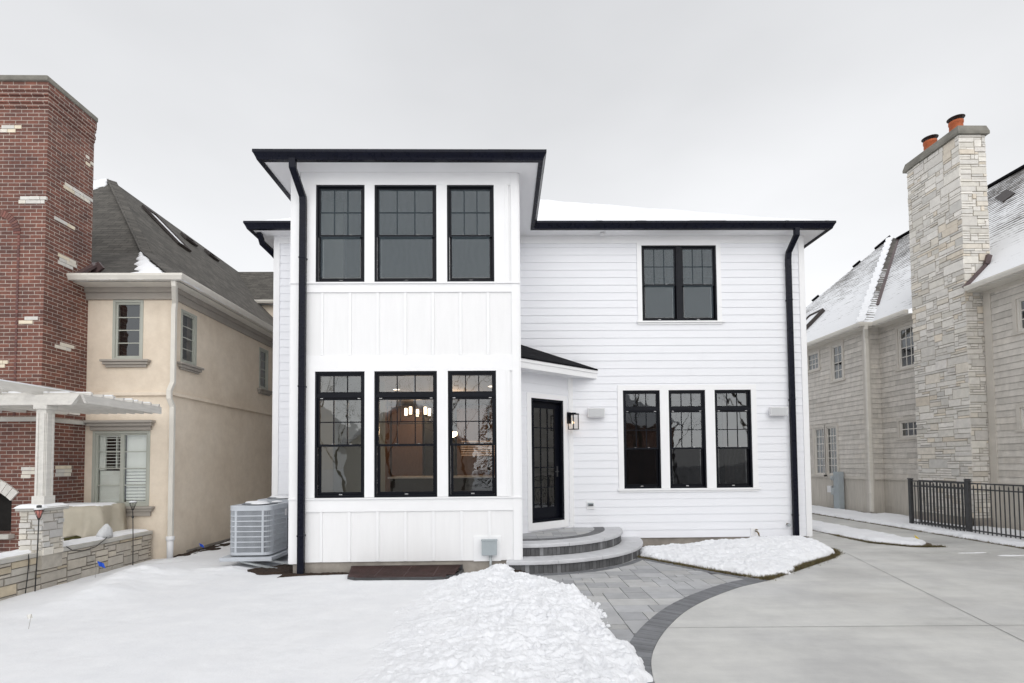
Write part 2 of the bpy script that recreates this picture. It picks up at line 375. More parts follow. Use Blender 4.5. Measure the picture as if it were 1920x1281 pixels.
    def build1(s, name, mats, parent=None, label=None, cat=None, group=None, kind=None, bevel=0., loc=None):
        me = bpy.data.meshes.new(name); off = OFF[parent.name] if parent else Vector(loc or (0, 0, 0))
        me.from_pydata([(v[0]-off[0], v[1]-off[1], v[2]-off[2]) for v in s.v], [], s.f)
        for m in (mats if isinstance(mats, (list, tuple)) else [mats]): me.materials.append(MT[m])
        nf = len(s.f)
        me.polygons.foreach_set('material_index', s.m); me.polygons.foreach_set('use_smooth', s.sm)
        uv = me.uv_layers.new(name='UVMap'); vv = np.array(s.v); uvs = np.zeros((len(me.loops), 2), 'f'); me.update()
        for p in me.polygons:
            nx, ny, nz = p.normal
            h = math.hypot(nx, ny)
            t = Vector((-ny/h, nx/h, 0)) if h > .05 else Vector((1, 0, 0))
            if abs(t.x) > abs(t.y) and t.x < 0 or abs(t.y) >= abs(t.x) and t.y < 0: t = -t
            bb = Vector((nx, ny, nz)).cross(t)
            if bb.z < -1e-4 or (abs(bb.z) <= 1e-4 and bb.y < 0): bb = -bb
            for li in p.loop_indices:
                q = vv[me.loops[li].vertex_index]; uvs[li] = (q[0]*t.x+q[1]*t.y, q[0]*bb.x+q[1]*bb.y+q[2]*bb.z)
        uv.data.foreach_set('uv', uvs.ravel())
        if any(c is not None for c in s.c):
            ca = me.color_attributes.new('Col', 'FLOAT_COLOR', 'CORNER'); arr = np.ones((len(me.loops), 4), 'f')
            for p, c in zip(me.polygons, s.c):
                if c is not None: arr[p.loop_start:p.loop_start+p.loop_total, :3] = c
            ca.data.foreach_set('color', arr.ravel())
        o = bpy.data.objects.new(name, me); COL.objects.link(o); o['dummy'] = 0; del o['dummy']
        if parent: o.parent = parent
        elif loc: o.location = loc
        OFF[o.name] = Vector(off)
        tag(o, label, cat, group, kind)
        if bevel:
            b = o.modifiers.new('bevel', 'BEVEL'); b.width = bevel; b.segments = 2; b.limit_method = 'ANGLE'; b.angle_limit = R(40)
        return o
def tag(o, label=None, cat=None, group=None, kind=None):
    for k, v in (('label', label), ('category', cat), ('group', group), ('kind', kind)):
        if v: o[k] = v
    return o
def thing(name, loc, label, cat, group=None):
    o = bpy.data.objects.new(name, None); COL.objects.link(o); o.location = loc; o.empty_display_size = .2; OFF[o.name] = Vector(loc)
    return tag(o, label, cat, group)
def copy_tree(o, dx, label=None, parent=None):
    c = o.copy(); COL.objects.link(c)
    if parent is None: c.location = Vector(o.location)+Vector(dx)
    else: c.parent = parent
    if label: c['label'] = label
    for ch in list(o.children): copy_tree(ch, dx, None, c)
    return c
def frame(ox, oy, ux, uy, nx, ny):
    def P(u, z, n=0.): return (ox+ux*u+nx*n, oy+uy*u+ny*n, z)
    P.flip = (uy*nx - ux*ny) < 0     # u x z = (uy, -ux)
    return P
def FY(y): return frame(0, y, 1, 0, 0, -1)         # wall facing the camera, u = world x
def FL(x): return frame(x, 0, 0, 1, -1, 0)         # wall facing -x, u = world y
def FR(x): return frame(x, 0, 0, 1, 1, 0)          # wall facing +x
def spans(u0, u1, za, zb, ops):
    cuts = sorted((max(u0, a), min(u1, b)) for a, b, c, d in ops if c < (za+zb)/2 < d and b > u0 and a < u1)
    x = u0; out_ = []
    for a, b in cuts:
        if a > x+1e-4: out_.append((x, a))
        x = max(x, b)
    if x < u1-1e-4: out_.append((x, u1))
    return out_
def wall(mb, F, u0, u1, z0, z1, ops=(), t=.15, n=0., col=None, back=True):
    zs = sorted({z0, z1, *[q for o in ops for q in o[2:4] if z0 < q < z1]})
    for za, zb in zip(zs, zs[1:]):
        for a, b in spans(u0, u1, za, zb, ops):
            mb.fquad(F, a, b, za, zb, n, col=col)
            if back: mb.fquad(F, a, b, za, zb, n-t, col=col)
    for a, b, c, d in ops:
        mb.face([F(a, c, n), F(a, d, n), F(a, d, n-t), F(a, c, n-t)]); mb.face([F(b, c, n), F(b, d, n), F(b, d, n-t), F(b, c, n-t)])
        mb.face([F(a, c, n), F(b, c, n), F(b, c, n-t), F(a, c, n-t)]); mb.face([F(a, d, n), F(b, d, n), F(b, d, n-t), F(a, d, n-t)])
def laps(mb, F, u0, u1, z0, z1, ops=(), ex=.165, th_=.011, n=0., colf=None, piece=None, jit=0.):
    z = z0; r = random.Random(int(u0*977+z0*131))
    while z < z1-1e-3:
        zt = min(z+ex, z1)
        zs = sorted({z, zt, *[q for o in ops for q in o[2:4] if z < q < zt]})
        for za, zb in zip(zs, zs[1:]):
            na = n+.002+th_*(1-(za-z)/ex); nb = n+.002+th_*(1-(zb-z)/ex)
            for a, b in spans(u0, u1, za, zb, ops):
                if piece:
                    x = a
                    while x < b-1e-3:
                        w_ = min(b-x, piece[0]+(piece[1]-piece[0])*r.random()); j = r.random()*jit
                        mb.fquad(F, x, x+w_, za, zb, na+j, nb+j*.5, col=colf(r))
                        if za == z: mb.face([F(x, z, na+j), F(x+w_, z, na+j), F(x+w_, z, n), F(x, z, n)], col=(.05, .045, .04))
                        x += w_
                else:
                    x = a
                    while x < b-1e-3:
                        w_ = 1.2+2.6*r.random() if za == z else 9; w_ = b-x if b-x-w_ < .5 else w_
                        mb.fquad(F, x, x+w_-(.0025 if x+w_ < b-.01 else 0), za, zb, na, nb); x += w_
                    if za == z: mb.face([F(a, z, na), F(b, z, na), F(b, z, n), F(a, z, n)])
        z = zt
def ashlar(W, H, cw, ch, sizes, r):
    nx, ny = max(1, round(W/cw)), max(1, round(H/ch)); g = [[0]*nx for _ in range(ny)]; outp = []; sx_, sy_ = W/nx, H/ny
    for j in range(ny):
        for i in range(nx):
            if g[j][i]: continue
            c = sizes[:]; r.shuffle(c)
            c = sorted(c, key=lambda q: r.random()/q[2])
            for w_, h_, _ in c+[(1, 1, 1)]:
                if i+w_ <= nx and j+h_ <= ny and all(not g[j+b][i+a] for a in range(w_) for b in range(h_)): break
            for a in range(w_):
                for b in range(h_): g[j+b][i+a] = 1
            outp.append((i*sx_, (i+w_)*sx_, j*sy_, (j+h_)*sy_))
    return outp
STONE_SIZES = [(2, 1, 5), (3, 1, 6), (4, 1, 3), (1, 1, 1.5), (3, 2, 4), (4, 2, 4), (2, 2, 2), (5, 2, 2), (4, 3, 1.6), (5, 3, 1.3), (3, 3, .8), (6, 1, 1.2)]
def stones(mb, F, u0, u1, z0, z1, cw, ch, pal, sizes=STONE_SIZES, gap=.005, proud=(.004, .03), jit=.006, seed=1, keep=None, base=0.):
    r = random.Random(seed)
    for a, b, c, d in ashlar(u1-u0, z1-z0, cw, ch, sizes, r):
        if keep and not keep(u0+(a+b)/2, z0+(c+d)/2): continue
        J = lambda: (r.random()-.5)*2*jit
        q = [(u0+a+gap+abs(J()), z0+c+gap+abs(J())), (u0+b-gap-abs(J()), z0+c+gap+abs(J())), (u0+b-gap-abs(J()), z0+d-gap-abs(J())), (u0+a+gap+abs(J()), z0+d-gap-abs(J()))]
        n = base+proud[0]+(proud[1]-proud[0])*r.random(); cc = r.choice(pal); k = .86+.26*r.random(); cc = tuple(min(.95, x*k) for x in cc)
        fr = [F(u, z, n+J()*.4) for u, z in q]; bk = [F(u, z, base-.01) for u, z in q]
        if F.flip: fr, bk = fr[::-1], bk[::-1]
        mb.face(fr, cc)
        for k2 in range(4): mb.face([bk[k2], bk[(k2+1) % 4], fr[(k2+1) % 4], fr[k2]], cc)

# numpy value noise for snow surfaces
def vnoise(x, y, seed=0):
    xi = np.floor(x).astype(np.int64); yi = np.floor(y).astype(np.int64); xf = x-xi; yf = y-yi
    def h(a, b):
        q = (a*374761393+b*668265263+seed*1442695041) & 0xffffffff
        q = ((q ^ (q >> 13))*1274126177) & 0xffffffff
        return ((q ^ (q >> 16)) & 0xffff)/65535.
    u = xf*xf*(3-2*xf); v = yf*yf*(3-2*yf)
    return (h(xi, yi)*(1-u)+h(xi+1, yi)*u)*(1-v)+(h(xi, yi+1)*(1-u)+h(xi+1, yi+1)*u)*v
def fbm(x, y, f, oct_=4, seed=0, gain=.5, billow=False):
    s_ = 0; a = 1.; t = 0
    for k in range(oct_):
        n_ = vnoise(x*f+13.7*k, y*f-7.1*k, seed+k); s_ = s_+a*(1-np.abs(2*n_-1) if billow else n_); t += a; a *= gain; f *= 2.03
    return s_/t
def polydist(X, Y, poly):
    d = np.full(X.shape, 1e9); inside = np.zeros(X.shape, bool); n = len(poly)
    for i in range(n):
        x0, y0 = poly[i]; x1, y1 = poly[(i+1) % n]; dx, dy = x1-x0, y1-y0; l2 = dx*dx+dy*dy+1e-12
        t = np.clip(((X-x0)*dx+(Y-y0)*dy)/l2, 0, 1); d = np.minimum(d, np.hypot(X-x0-t*dx, Y-y0-t*dy))
        c = ((y0 > Y) != (y1 > Y)) & (X < (x1-x0)*(Y-y0)/(y1-y0+1e-12)+x0); inside ^= c
    return np.where(inside, d, -d)
def hfield(name, poly, res, hf, matn, edge=0., ef=3.5, drop=-.03, label=None, cat=None, kind=None, stretch_y=1.):
    xs = [p[0] for p in poly]; ys = [p[1] for p in poly]
    gx = np.arange(min(xs)-.1, max(xs)+.1+res, res); gy = np.arange(min(ys)-.1, max(ys)+.1+res, res*stretch_y); X, Y = np.meshgrid(gx, gy)
    D = polydist(X, Y, poly)
    if edge: D = D+edge*(fbm(X, Y, ef, 4, 91)-.5)*2
    Z = np.where(D > 0, hf(X, Y, np.maximum(D, 0)), drop)
    ny, nx = X.shape; idx = np.arange(nx*ny).reshape(ny, nx); k = (D > -res*1.6)
    q = k[:-1, :-1] & k[1:, :-1] & k[:-1, 1:] & k[1:, 1:]
    a = idx[:-1, :-1][q]; b = idx[:-1, 1:][q]; c = idx[1:, 1:][q]; d = idx[1:, :-1][q]
    fs = np.stack([a, b, c, d], 1); used = np.unique(fs); remap = np.full(nx*ny, -1); remap[used] = np.arange(len(used))
    V = np.stack([X.ravel(), Y.ravel(), Z.ravel()], 1)[used]; fs = remap[fs]
    me = bpy.data.meshes.new(name); me.from_pydata(V.tolist(), [], fs.tolist()); me.materials.append(MT[matn])
    me.polygons.foreach_set('use_smooth', [True]*len(me.polygons)); me.update()
    o = bpy.data.objects.new(name, me); COL.objects.link(o); OFF[o.name] = Vector(); return tag(o, label, cat, None, kind)
# ============================================================ SETTING
W, G = 10.8, 8.4
GX0, GX1, BX0, BX1 = -3.5, .28, -4.86, 6.58
mb = MB(); mb.face([(-220, -200, -.10), (220, -200, -.10), (220, 260, -.10), (-220, 260, -.10)])
mb.build('ground', 'snow_smooth', kind='structure')
def catmull(P, n=8):
    o = []
    for i in range(len(P)-1):
        p0, p1, p2, p3 = (Vector(P[max(i-1, 0)]), Vector(P[i]), Vector(P[i+1]), Vector(P[min(i+2, len(P)-1)]))
        for k in range(n):
            t = k/n; o.append(tuple(.5*((2*p1)+(-p0+p2)*t+(2*p0-5*p1+4*p2-p3)*t*t+(-p0+3*p1-3*p2+p3)*t**3)))
    return o+[tuple(P[-1])]
EDGE = catmull([(1.12, 2.2), (1.13, 3.0), (1.16, 3.7), (1.25, 4.34), (1.38, 4.78), (1.62, 5.28), (2.0, 5.88), (2.36, 6.33), (2.79, 6.76), (3.35, 7.23), (3.96, 7.6)])
BED_R = [(3.96, 7.60), (4.39, 7.93), (4.9, 8.34), (5.47, 8.79), (6.05, 9.25), (6.45, 9.66), (6.66, 10.1), (6.72, 10.7)]
poly = [(1.12, -25), (10.32, -25), (10.32, 40), (6.66, 40), (6.66, 10.9)] + BED_R[::-1][:-1] + EDGE[::-1]
mb = MB(); mb.extr(poly[::1], -.12, 0); mb.build('driveway', 'concrete', kind='structure')
# expansion joints and shallow score lines in the concrete
mb = MB()
def strip(a, b, wd, z=.004):
    a, b = Vector(a), Vector(b); n = Vector((-(b-a).y, (b-a).x)).normalized()*wd/2
    mb.face([(*(a-n), z), (*(b-n), z), (*(b+n), z), (*(a+n), z)])
strip((6.62, 9.80), (4.36, 2.6), .009); strip((1.75, 5.52), (10.3, 5.33), .007); strip((4.5, 3.05), (10.3, 2.9), .008)
for y in (12.4, 15.4, 18.4): strip((6.67, y), (10.3, y), .012)
mb.build('driveway_joints', 'joint', kind='structure')
# paver patio
GR = [(.40, .405, .418), (.43, .433, .442), (.455, .455, .455), (.375, .38, .395), (.44, .44, .438), (.41, .414, .425)]
P_POLY = [(-.25, 2.2)] + EDGE + [(3.37, 8.3), (2.89, 9.0), (2.4, 9.75), (2.0, 10.2), (-.25, 10.2)]
def inpoly(x, y, P):
    c = False
    for i in range(len(P)):
        x0, y0 = P[i]; x1, y1 = P[i-1]
        if (y0 > y) != (y1 > y) and x < (x1-x0)*(y-y0)/(y1-y0)+x0: c = not c
    return c
def floorF(z0):
    def P(u, z, n=0.): return (u, z, z0+n)
    P.flip = False; return P
mb = MB(); mb.extr([(-.25, 2.2), (1.05, 2.2)]+[(x-.05, y+.02) for x, y in EDGE[6:]]+[(3.37, 8.3), (2.89, 9.0), (2.3, 9.7), (2.0, 10.2), (-.25, 10.2)], -.12, -.022)
bedm = mb.build('paver_bedding', 'mulch_dark', kind='structure')
mb = MB()
stones(mb, floorF(-.03), -.3, 3.9, 2.2, 10.2,   .15, .15, GR, [(3, 2, 5), (2, 1, 3), (2, 2, 5), (4, 2, 3), (3, 1, 1.5), (1, 1, .4)], .0045, (.024, .028), .001, 5,
       keep=lambda x, y: inpoly(x+.07, y-.04, P_POLY) and inpoly(x-.12, y-.1, P_POLY))
mb.build('paver_patio', 'paver', kind='structure')
mb = MB(); r = random.Random(3)
dkc = lambda: (lambda v: (v, v*1.03, v*1.10))(.155+.05*r.random())
def band(pts, w0, w1, z0, z1, stepl, outward=1):      # small bricks laid across a curve
    acc = []; P = [Vector(p) for p in pts]
    Ls = [0]
    for a, b in zip(P, P[1:]): Ls.append(Ls[-1]+(b-a).length)
    n = int(Ls[-1]/stepl)
    def at(s_):
        for i in range(len(P)-1):
            if s_ <= Ls[i+1]+1e-6: break
        t = (s_-Ls[i])/(Ls[i+1]-Ls[i]); d = (P[min(i+2, len(P)-1)]-P[max(i-1, 0)]).normalized()
        return P[i].lerp(P[i+1], t), Vector((-d.y, d.x))*outward
    for k in range(n):
        (a, na), (b, nb) = at(k*Ls[-1]/n+.0025), at((k+1)*Ls[-1]/n-.0025)
        zz = z1+(r.random()-.5)*.003
        q = [a+na*w0, b+nb*w0, b+nb*w1, a+na*w1]
        if outward < 0: q = q[::-1]
        mb.hexa([(*p, z0) for p in q[::-1]]+[(*p, zz) for p in q[::-1]], dkc())
band(EDGE, .004, .25, -.06, .004, .062)
band([(3.80, 7.72), (3.37, 8.30), (2.89, 9.00), (2.42, 9.72)], -.0, .10, -.06, .003, .2, 1)
arc2 = [(.30+2.56*math.cos(a), 10.8+2.56*math.sin(a)) for a in (R(-92+k*4) for k in range(16))]
band(arc2, .0, .12, -.06, .002, .2, -1)
mb.build('paver_border', 'paver', kind='structure')

# snow
def lawn(X, Y, D):
    z = .015+.05*(fbm(X, Y, .55, 3, 3)-.5)+.022*(fbm(X, Y*1.8, 1.8, 4, 8)-.5)+.006*(fbm(X, Y, 9, 3, 9)-.5)
    ridge = np.exp(-((X+5.75-.12*np.sin(Y*2.))/.38)**2)*np.clip((9.9-Y)/1.2, 0, 1)*np.clip((Y-6.2)/1., 0, 1)
    z = z+ridge*(.06+.10*fbm(X, Y, 2.2, 4, 21))
    bank = np.exp(-((Y-(8.55+.35*(X+5)))/.42)**2)*np.clip((X+6.4)/.5, 0, 1)*np.clip((-3.9-X)/.7, 0, 1)
    z = z+bank*(.03+.09*fbm(X, Y, 3.2, 4, 25, .6, True)*fbm(X, Y, 1.1, 2, 3))+(ridge+bank)*.03*(fbm(X, Y, 12, 3, 4, .6, True)-.4)
    z = z+.05*np.exp(-((X+6.2)/.35)**2)*(Y > 9.5)*fbm(X, Y, 3, 3, 5)
    z = z-.05*np.exp(-(((X+4.15)/.55)**2+((Y-8.95)/.45)**2))
    return z-.05*np.clip(1-D/.10, 0, 1)
hfield('snow_lawn', [(-6.84, 1.5), (.6, 1.5), (.6, 8.2), (.2, 8.44), (-3.52, 8.44), (-3.52, 10.84), (-4.88, 10.84), (-4.88, 24), (-6.45, 24), (-6.45, 10.0), (-6.84, 10.0)], .045, lawn, 'snow_smooth', drop=-.08, kind='structure')
def pile(X, Y, D):
    t = np.clip(D/.55, 0, 1); base = .08*t*(2-t)*np.clip(.35+.9*fbm(X, Y, .9, 2, 40), 0, 1.15)
    left = np.clip((X+1.5)/1.25, 0, 1)**1.2; base = base*(.12+.88*left)
    lump = .07*(fbm(X, Y, 2.6, 3, 11, .55, True)-.5)+.085*(fbm(X+.3*fbm(X, Y, 3, 2, 5), Y, 6.5, 3, 31, .62, True)-.45)+.04*(fbm(X, Y, 15., 3, 77, .65, True)-.45)
    k = np.clip(D/.12, 0, 1)*(.10+.90*left)
    pk = .05*np.exp(-(((X-.02)/.28)**2+((Y-8.15)/.25)**2))
    return -.015+base+lump*k+pk*k+.045*np.clip(D/.05, 0, 1)*left
PILE = [(-1.3, 2.2), (1.12, 2.2), (1.14, 3.9), (1.20, 4.6), (1.22, 5.1), (1.10, 5.42), (1.16, 5.95), (1.12, 6.45), (1.02, 6.95), (.72, 7.45), (.50, 7.9), (.16, 8.12), (.14, 8.36), (-.35, 8.40), (-.78, 8.2), (-1.1, 7.85), (-1.55, 7.5), (-1.6, 6), (-1.45, 5)]
pile_z = pile
pl = hfield('snow_pile', PILE, .014, pile, 'snow_rough', edge=.16, label='shovelled heap of lumpy snow beside the grey paver patio', kind='stuff')
# loose clods of snow around the heap's edge
def clods(name, spots, parent=None):
    mb = MB(); q = random.Random(4)
    for x, y, s_ in spots:
        rings = []; n = 7; ph = q.random()*6
        for zf, rf in ((-.4, .7), (.0, 1.), (.5, .8), (.85, .35)):
            rings.append([(x+s_*rf*(1+.35*(q.random()-.5))*math.cos(2*math.pi*k/n+ph), y+s_*rf*(1+.35*(q.random()-.5))*math.sin(2*math.pi*k/n+ph), max(-.01, s_*zf*(.8+.3*q.random())+.008)) for k in range(n)])
        mb.loft(rings, True, True)
    return mb.build(name, 'snow_rough', kind='stuff', label='small clods of snow scattered at the edge of the shovelled heap')
q = random.Random(9); sp = []
R_EDGE = [(1.07, 3.9), (1.12, 4.6), (1.13, 5.1), (1.03, 5.42), (1.16, 5.95), (1.12, 6.45), (1.02, 6.95), (.72, 7.45), (.50, 7.9), (.3, 8.1)]
for _ in range(200):
    i = q.randrange(len(R_EDGE)-1); t = q.random(); d = abs(q.gauss(0, .035))
    sp.append((R_EDGE[i][0]*(1-t)+R_EDGE[i+1][0]*t+d-.03, R_EDGE[i][1]*(1-t)+R_EDGE[i+1][1]*t, .006+.028*q.random()**2))
clods('snow_clods', sp)
mb = MB(); q = random.Random(77); xs_ = np.array([-1.5+2.65*q.random() for _ in range(450)]); ys_ = np.array([2.6+5.6*q.random()**.85 for _ in range(450)])
dd_ = polydist(xs_, ys_, PILE); zz_ = pile(xs_, ys_, np.maximum(dd_, 0))
for x, y, d, z in zip(xs_, ys_, dd_, zz_):
    if d < .03 or q.random() > .08+.92*min(1, max(0, (x+1.3)/1.5)): continue
    s_ = .010+.038*q.random()**2.2; n = q.choice((6, 7, 8)); ph = q.random()*6; ex = .7+.7*q.random(); tl = (q.random()-.5)*.8; rings = []
    for zf, rf in ((-.7, .8), (.0, 1.), (.45, .8), (.75, .3)):
        rings.append([(x+s_*ex*rf*(1+.4*(q.random()-.5))*math.cos(2*math.pi*k/n+ph), y+s_*rf*(1+.4*(q.random()-.5))*math.sin(2*math.pi*k/n+ph), z-.35*s_+s_*zf*(.7+.4*q.random())+s_*rf*tl*math.cos(2*math.pi*k/n)) for k in range(n)])
    mb.loft(rings, True, True)
tag(mb.build('snow_chunks', 'snow_rough', kind='stuff'), 'broken chunks of snow lying all over the shovelled heap')
def bed(X, Y, D):
    t = np.clip(D/.4, 0, 1); near = np.exp(-((Y-10.1)/.75)**2)
    return -.01+.10*t*(2-t)*(.45+1.7*near*np.clip((X-3.2)/2., 0, 1)*np.clip((6.9-X)/.9, 0, 1))+.075*(fbm(X, Y, 3., 4, 51, .6, True)-.45)*np.clip(D/.1, 0, 1)+.045*(fbm(X, Y, 13, 3, 7, .6, True)-.45)*np.clip(D/.05, 0, 1)+.03*np.clip(D/.04, 0, 1)
BED = [(2.95, 10.6), (2.55, 9.95), (2.62, 9.62), (3.02, 9.06), (3.50, 8.42), (3.98, 7.76), (4.32, 7.95), (4.80, 8.36), (5.32, 8.82), (5.88, 9.24), (6.28, 9.6), (6.56, 10.05), (6.66, 10.55), (6.2, 10.76), (5.2, 10.78), (4.5, 10.74), (3.8, 10.64)]
mb = MB(); mb.extr([(2.88, 10.84), (2.30, 9.75)]+[(2.89, 9.0), (3.37, 8.3), (3.86, 7.64)]+BED_R+[(6.72, 10.84)], -.1, -.006); mb.build('planting_bed_soil', 'soil', kind='structure')
hfield('snow_bed', BED, .016, bed, 'snow_rough', edge=.15, kind='structure')
def stripz(X, Y, D): return -.005+.06*np.clip(D/.15, 0, 1)+.05*(fbm(X, Y, 2.4, 4, 61, .55, True)-.5)*np.clip(D/.1, 0, 1)+.02*np.clip(D/.04, 0, 1)
S2 = [(8.62, 10.28), (9.05, 10.75), (9.02, 12.5), (9.0, 38), (7.93, 38), (7.93, 11.9), (7.98, 10.95)]
mb = MB(); mb.face([(8.75, 10.24, .004), (9.09, 10.7, .004), (9.05, 38, .004), (7.88, 38, .004), (7.88, 11.7, .004), (7.93, 10.85, .004), (8.4, 10.30, .004)]); mb.build('verge_soil', 'soil', kind='structure')
hfield('snow_verge', S2, .03, stripz, 'snow_rough', edge=.10, kind='structure')
S1 = [(10.42, -2), (12.62, -2), (12.62, 30), (10.42, 30)]
mb = MB(); mb.face([(10.30, -4, -.004), (12.9, -4, -.004), (12.9, 40, -.004), (10.30, 40, -.004)]); mb.build('side_yard_soil', 'soil', kind='structure')
def sidez(X, Y, D):
    wallx = np.where(Y > 16.2, 11.95, np.where((Y > 12.8) & (Y < 14.8), 11.95, 12.45))
    return -.01+.07*np.clip(D/.12, 0, 1)+.05*(fbm(X, Y, 2., 4, 63, .55, True)-.5)*np.clip(D/.1, 0, 1)+.02-.12*np.clip(1-(wallx-X)/.16, 0, 1)
hfield('snow_side_yard', S1, .04, sidez, 'snow_rough', edge=.12, kind='structure')
# thin smears of snow left on the concrete
q = random.Random(12)
for cx_, cy_, rx, ry in ((9.4, 9.3, .45, .05), (9.0, 9.6, .3, .04), (9.75, 8.6, .16, .05)):
    hfield('snow_smear', [(cx_+rx*(.5+.8*q.random())*math.cos(2*math.pi*k/12), cy_+ry*(.5+.8*q.random())*math.sin(2*math.pi*k/12)) for k in range(12)], .008, lambda X, Y, D: .004+.012*fbm(X, Y, 40, 2, 3)*np.clip(D/.015, 0, 1), 'snow', edge=.06, drop=-.01, kind='structure')
# dead grass along the edges
def blades(mb, pts, n, spread, hmax, q):
    P = [Vector(p) for p in pts]
    for _ in range(n):
        i = q.randrange(len(P)-1); t = q.random(); p = P[i].lerp(P[i+1], t)+Vector((q.gauss(0, spread), q.gauss(0, spread)))
        h = hmax*(.3+.7*q.random()); a = q.random()*6.28; lean = Vector((math.cos(a), math.sin(a)))*h*(.3+.9*q.random()); wv = Vector((-math.sin(a), math.cos(a)))*.004
        c = q.choice([(.16, .13, .06), (.20, .165, .08), (.10, .10, .04), (.13, .10, .05), (.075, .05, .025)])
        mb.face([(*(p-wv), 0), (*(p+wv), 0), (*(p+lean), h)], c)
q = random.Random(5); mb = MB()
blades(mb, [(x-.06, y+.06) for x, y in BED_R[:-1]], 6500, .045, .05, q)
blades(mb, [(2.42, 9.75), (2.89, 9.08), (3.37, 8.40), (3.9, 7.72)], 2200, .04, .05, q)
blades(mb, [(2.45, 9.75), (2.75, 10.4)], 900, .05, .06, q)
blades(mb, [(7.9, 30), (7.9, 12.), (7.93, 10.9), (8.4, 10.35), (9.0, 10.3)], 4500, .035, .05, q)
blades(mb, [(10.37, 30), (10.37, 6)], 7000, .035, .045, q)
mb.build('grass', 'grass', kind='stuff', label='short dead grass showing along the snow edges')
def clump(X, Y, D): return .002+.03*np.clip(D/.08, 0, 1)+.035*(fbm(X, Y, 16, 3, 5)-.4)*np.clip(D/.05, 0, 1)
hfield('mulch', [(-4.35, 8.55), (-4.0, 8.42), (-3.62, 8.45), (-3.5, 8.62), (-3.52, 9.6), (-3.9, 9.4), (-4.1, 9.0), (-4.4, 8.75)], .02, clump, 'mulch_dark', edge=.14, kind='structure')
hfield('mulch', [(-3.6, 8.15), (-2.9, 8.27), (-2.45, 8.3), (-2.45, 8.42), (-3.62, 8.42)], .02, lambda X, Y, D: clump(X, Y, D)+.01, 'mulch_dark', edge=.04, kind='structure')
hfield('mulch', [(-6.46, 10.05), (-6.1, 10.1), (-5.95, 10.8), (-6.0, 11.8), (-6.2, 16), (-6.46, 16)], .03, lambda X, Y, D: clump(X, Y, D)+.02, 'mulch_dark', edge=.12, kind='structure')
hfield('mulch', [(.1, 8.2), (.28, 8.12), (.34, 8.3), (.2, 8.42), (.05, 8.42)], .015, lambda X, Y, D: clump(X, Y, D)+.03, 'mulch_dark', edge=.03, kind='structure')

# ============================================================ WHITE HOUSE
house = thing('white_house', (1, 14, 0), 'white two-storey house with black window frames, black gutters and snowy roof', 'house')
UPW = [(-3.10, -2.29), (-2.125, -1.09), (-.913, -.125)]
LOW = [(-3.10, -2.285), (-2.125, -1.09), (-.91, -.11)]
ZG = (1.25, 3.335, 4.83, 6.485)
F = FY(G)
ops = [(a, b, ZG[2], ZG[3]) for a, b in UPW]+[(a, b, ZG[0], ZG[1]) for a, b in LOW]
mb = MB(); wall(mb, F, GX0, GX1, .2, 6.70, ops, .16); gw = mb.build('panelled_wall', 'white_panel', house)
mb = MB(); t_ = .022
zb0, zb1 = 3.62, 4.64
# trim around each window group
mb.fbox(F, -3.35, GX1-.12, ZG[3], 6.70, 0, t_)
for (ws, z0, z1) in ((UPW, ZG[2], ZG[3]), (LOW, ZG[0], ZG[1])):
    xs = [-3.35]+[q for w_ in ws for q in w_]+[GX1-.16]
    for a, b in zip(xs[0::2], xs[1::2]): mb.fbox(F, a, b, z0, z1, 0, t_)
mb.fbox(F, -3.35, GX1-.12, 4.66, 4.826, 0, t_); mb.fbox(F, -3.35, GX1-.12, ZG[1], 3.60, 0, t_)
mb.fbox(F, GX0-.02, GX1+.02, 4.80, 4.826, .0245, .045); mb.fbox(F, -3.35, GX1-.12, 1.02, 1.246, 0, t_); mb.fbox(F, GX0-.02, GX1+.02, 1.222, 1.246, .0245, .045)
for k in range(7):
    u = -2.99+.459*k
    mb.fbox(F, u-.022, u+.022, .21, 1.018, 0, .018); mb.fbox(F, u-.022, u+.022, 3.603, 4.657, 0, .018)
mb.fbox(F, GX0, GX0+.13, .18, 6.70, 0, .0265); mb.fbox(F, GX1-.12, GX1, .18, 6.70, 0, .0265)
mb.fbox(F, .055, .085, 1.25, 3.335, .0225, .030); mb.fbox(F, .055, .085, 4.83, 6.485, .0225, .030)
mb.fbox(F, -.50, -.05, .19, .60, .0, .016)
mb.build('wall_trim', 'white_trim', house, bevel=.002)
# gable side walls and main body walls, lap siding over a sheathing wall
FD = frame(.28, 9.856, .781, .625, .625, -.781); DU = 1.51
DO = (.345, 1.255, .60, 3.095)
WOP = [(3.03, 4.66, 4.83, 6.49), (2.575, 3.37), (3.56, 4.35), (4.555, 5.345)]
WOPS = [WOP[0]]+[(a, b, 1.225, 3.33) for a, b in WOP[1:]]
sid = MB(); lap = MB()
wall(sid, FY(W), GX1, BX1, .18, 6.70, WOPS+[(GX1+.005, 1.40, .57, 3.5)], .16)
laps(lap, FY(W), GX1, BX1, .18, 6.70, WOPS+[(GX1, 1.44, 0, 3.5)])
wall(sid, FY(W), BX0, GX0, .18, 6.70, (), .16); laps(lap, FY(W), BX0, GX0, .18, 6.70)
wall(sid, FD, 0, DU, .42, 3.62, [DO], .14); laps(lap, FD, 0, DU, .42, 3.62, [(DO[0], DO[1], .42, DO[3])])
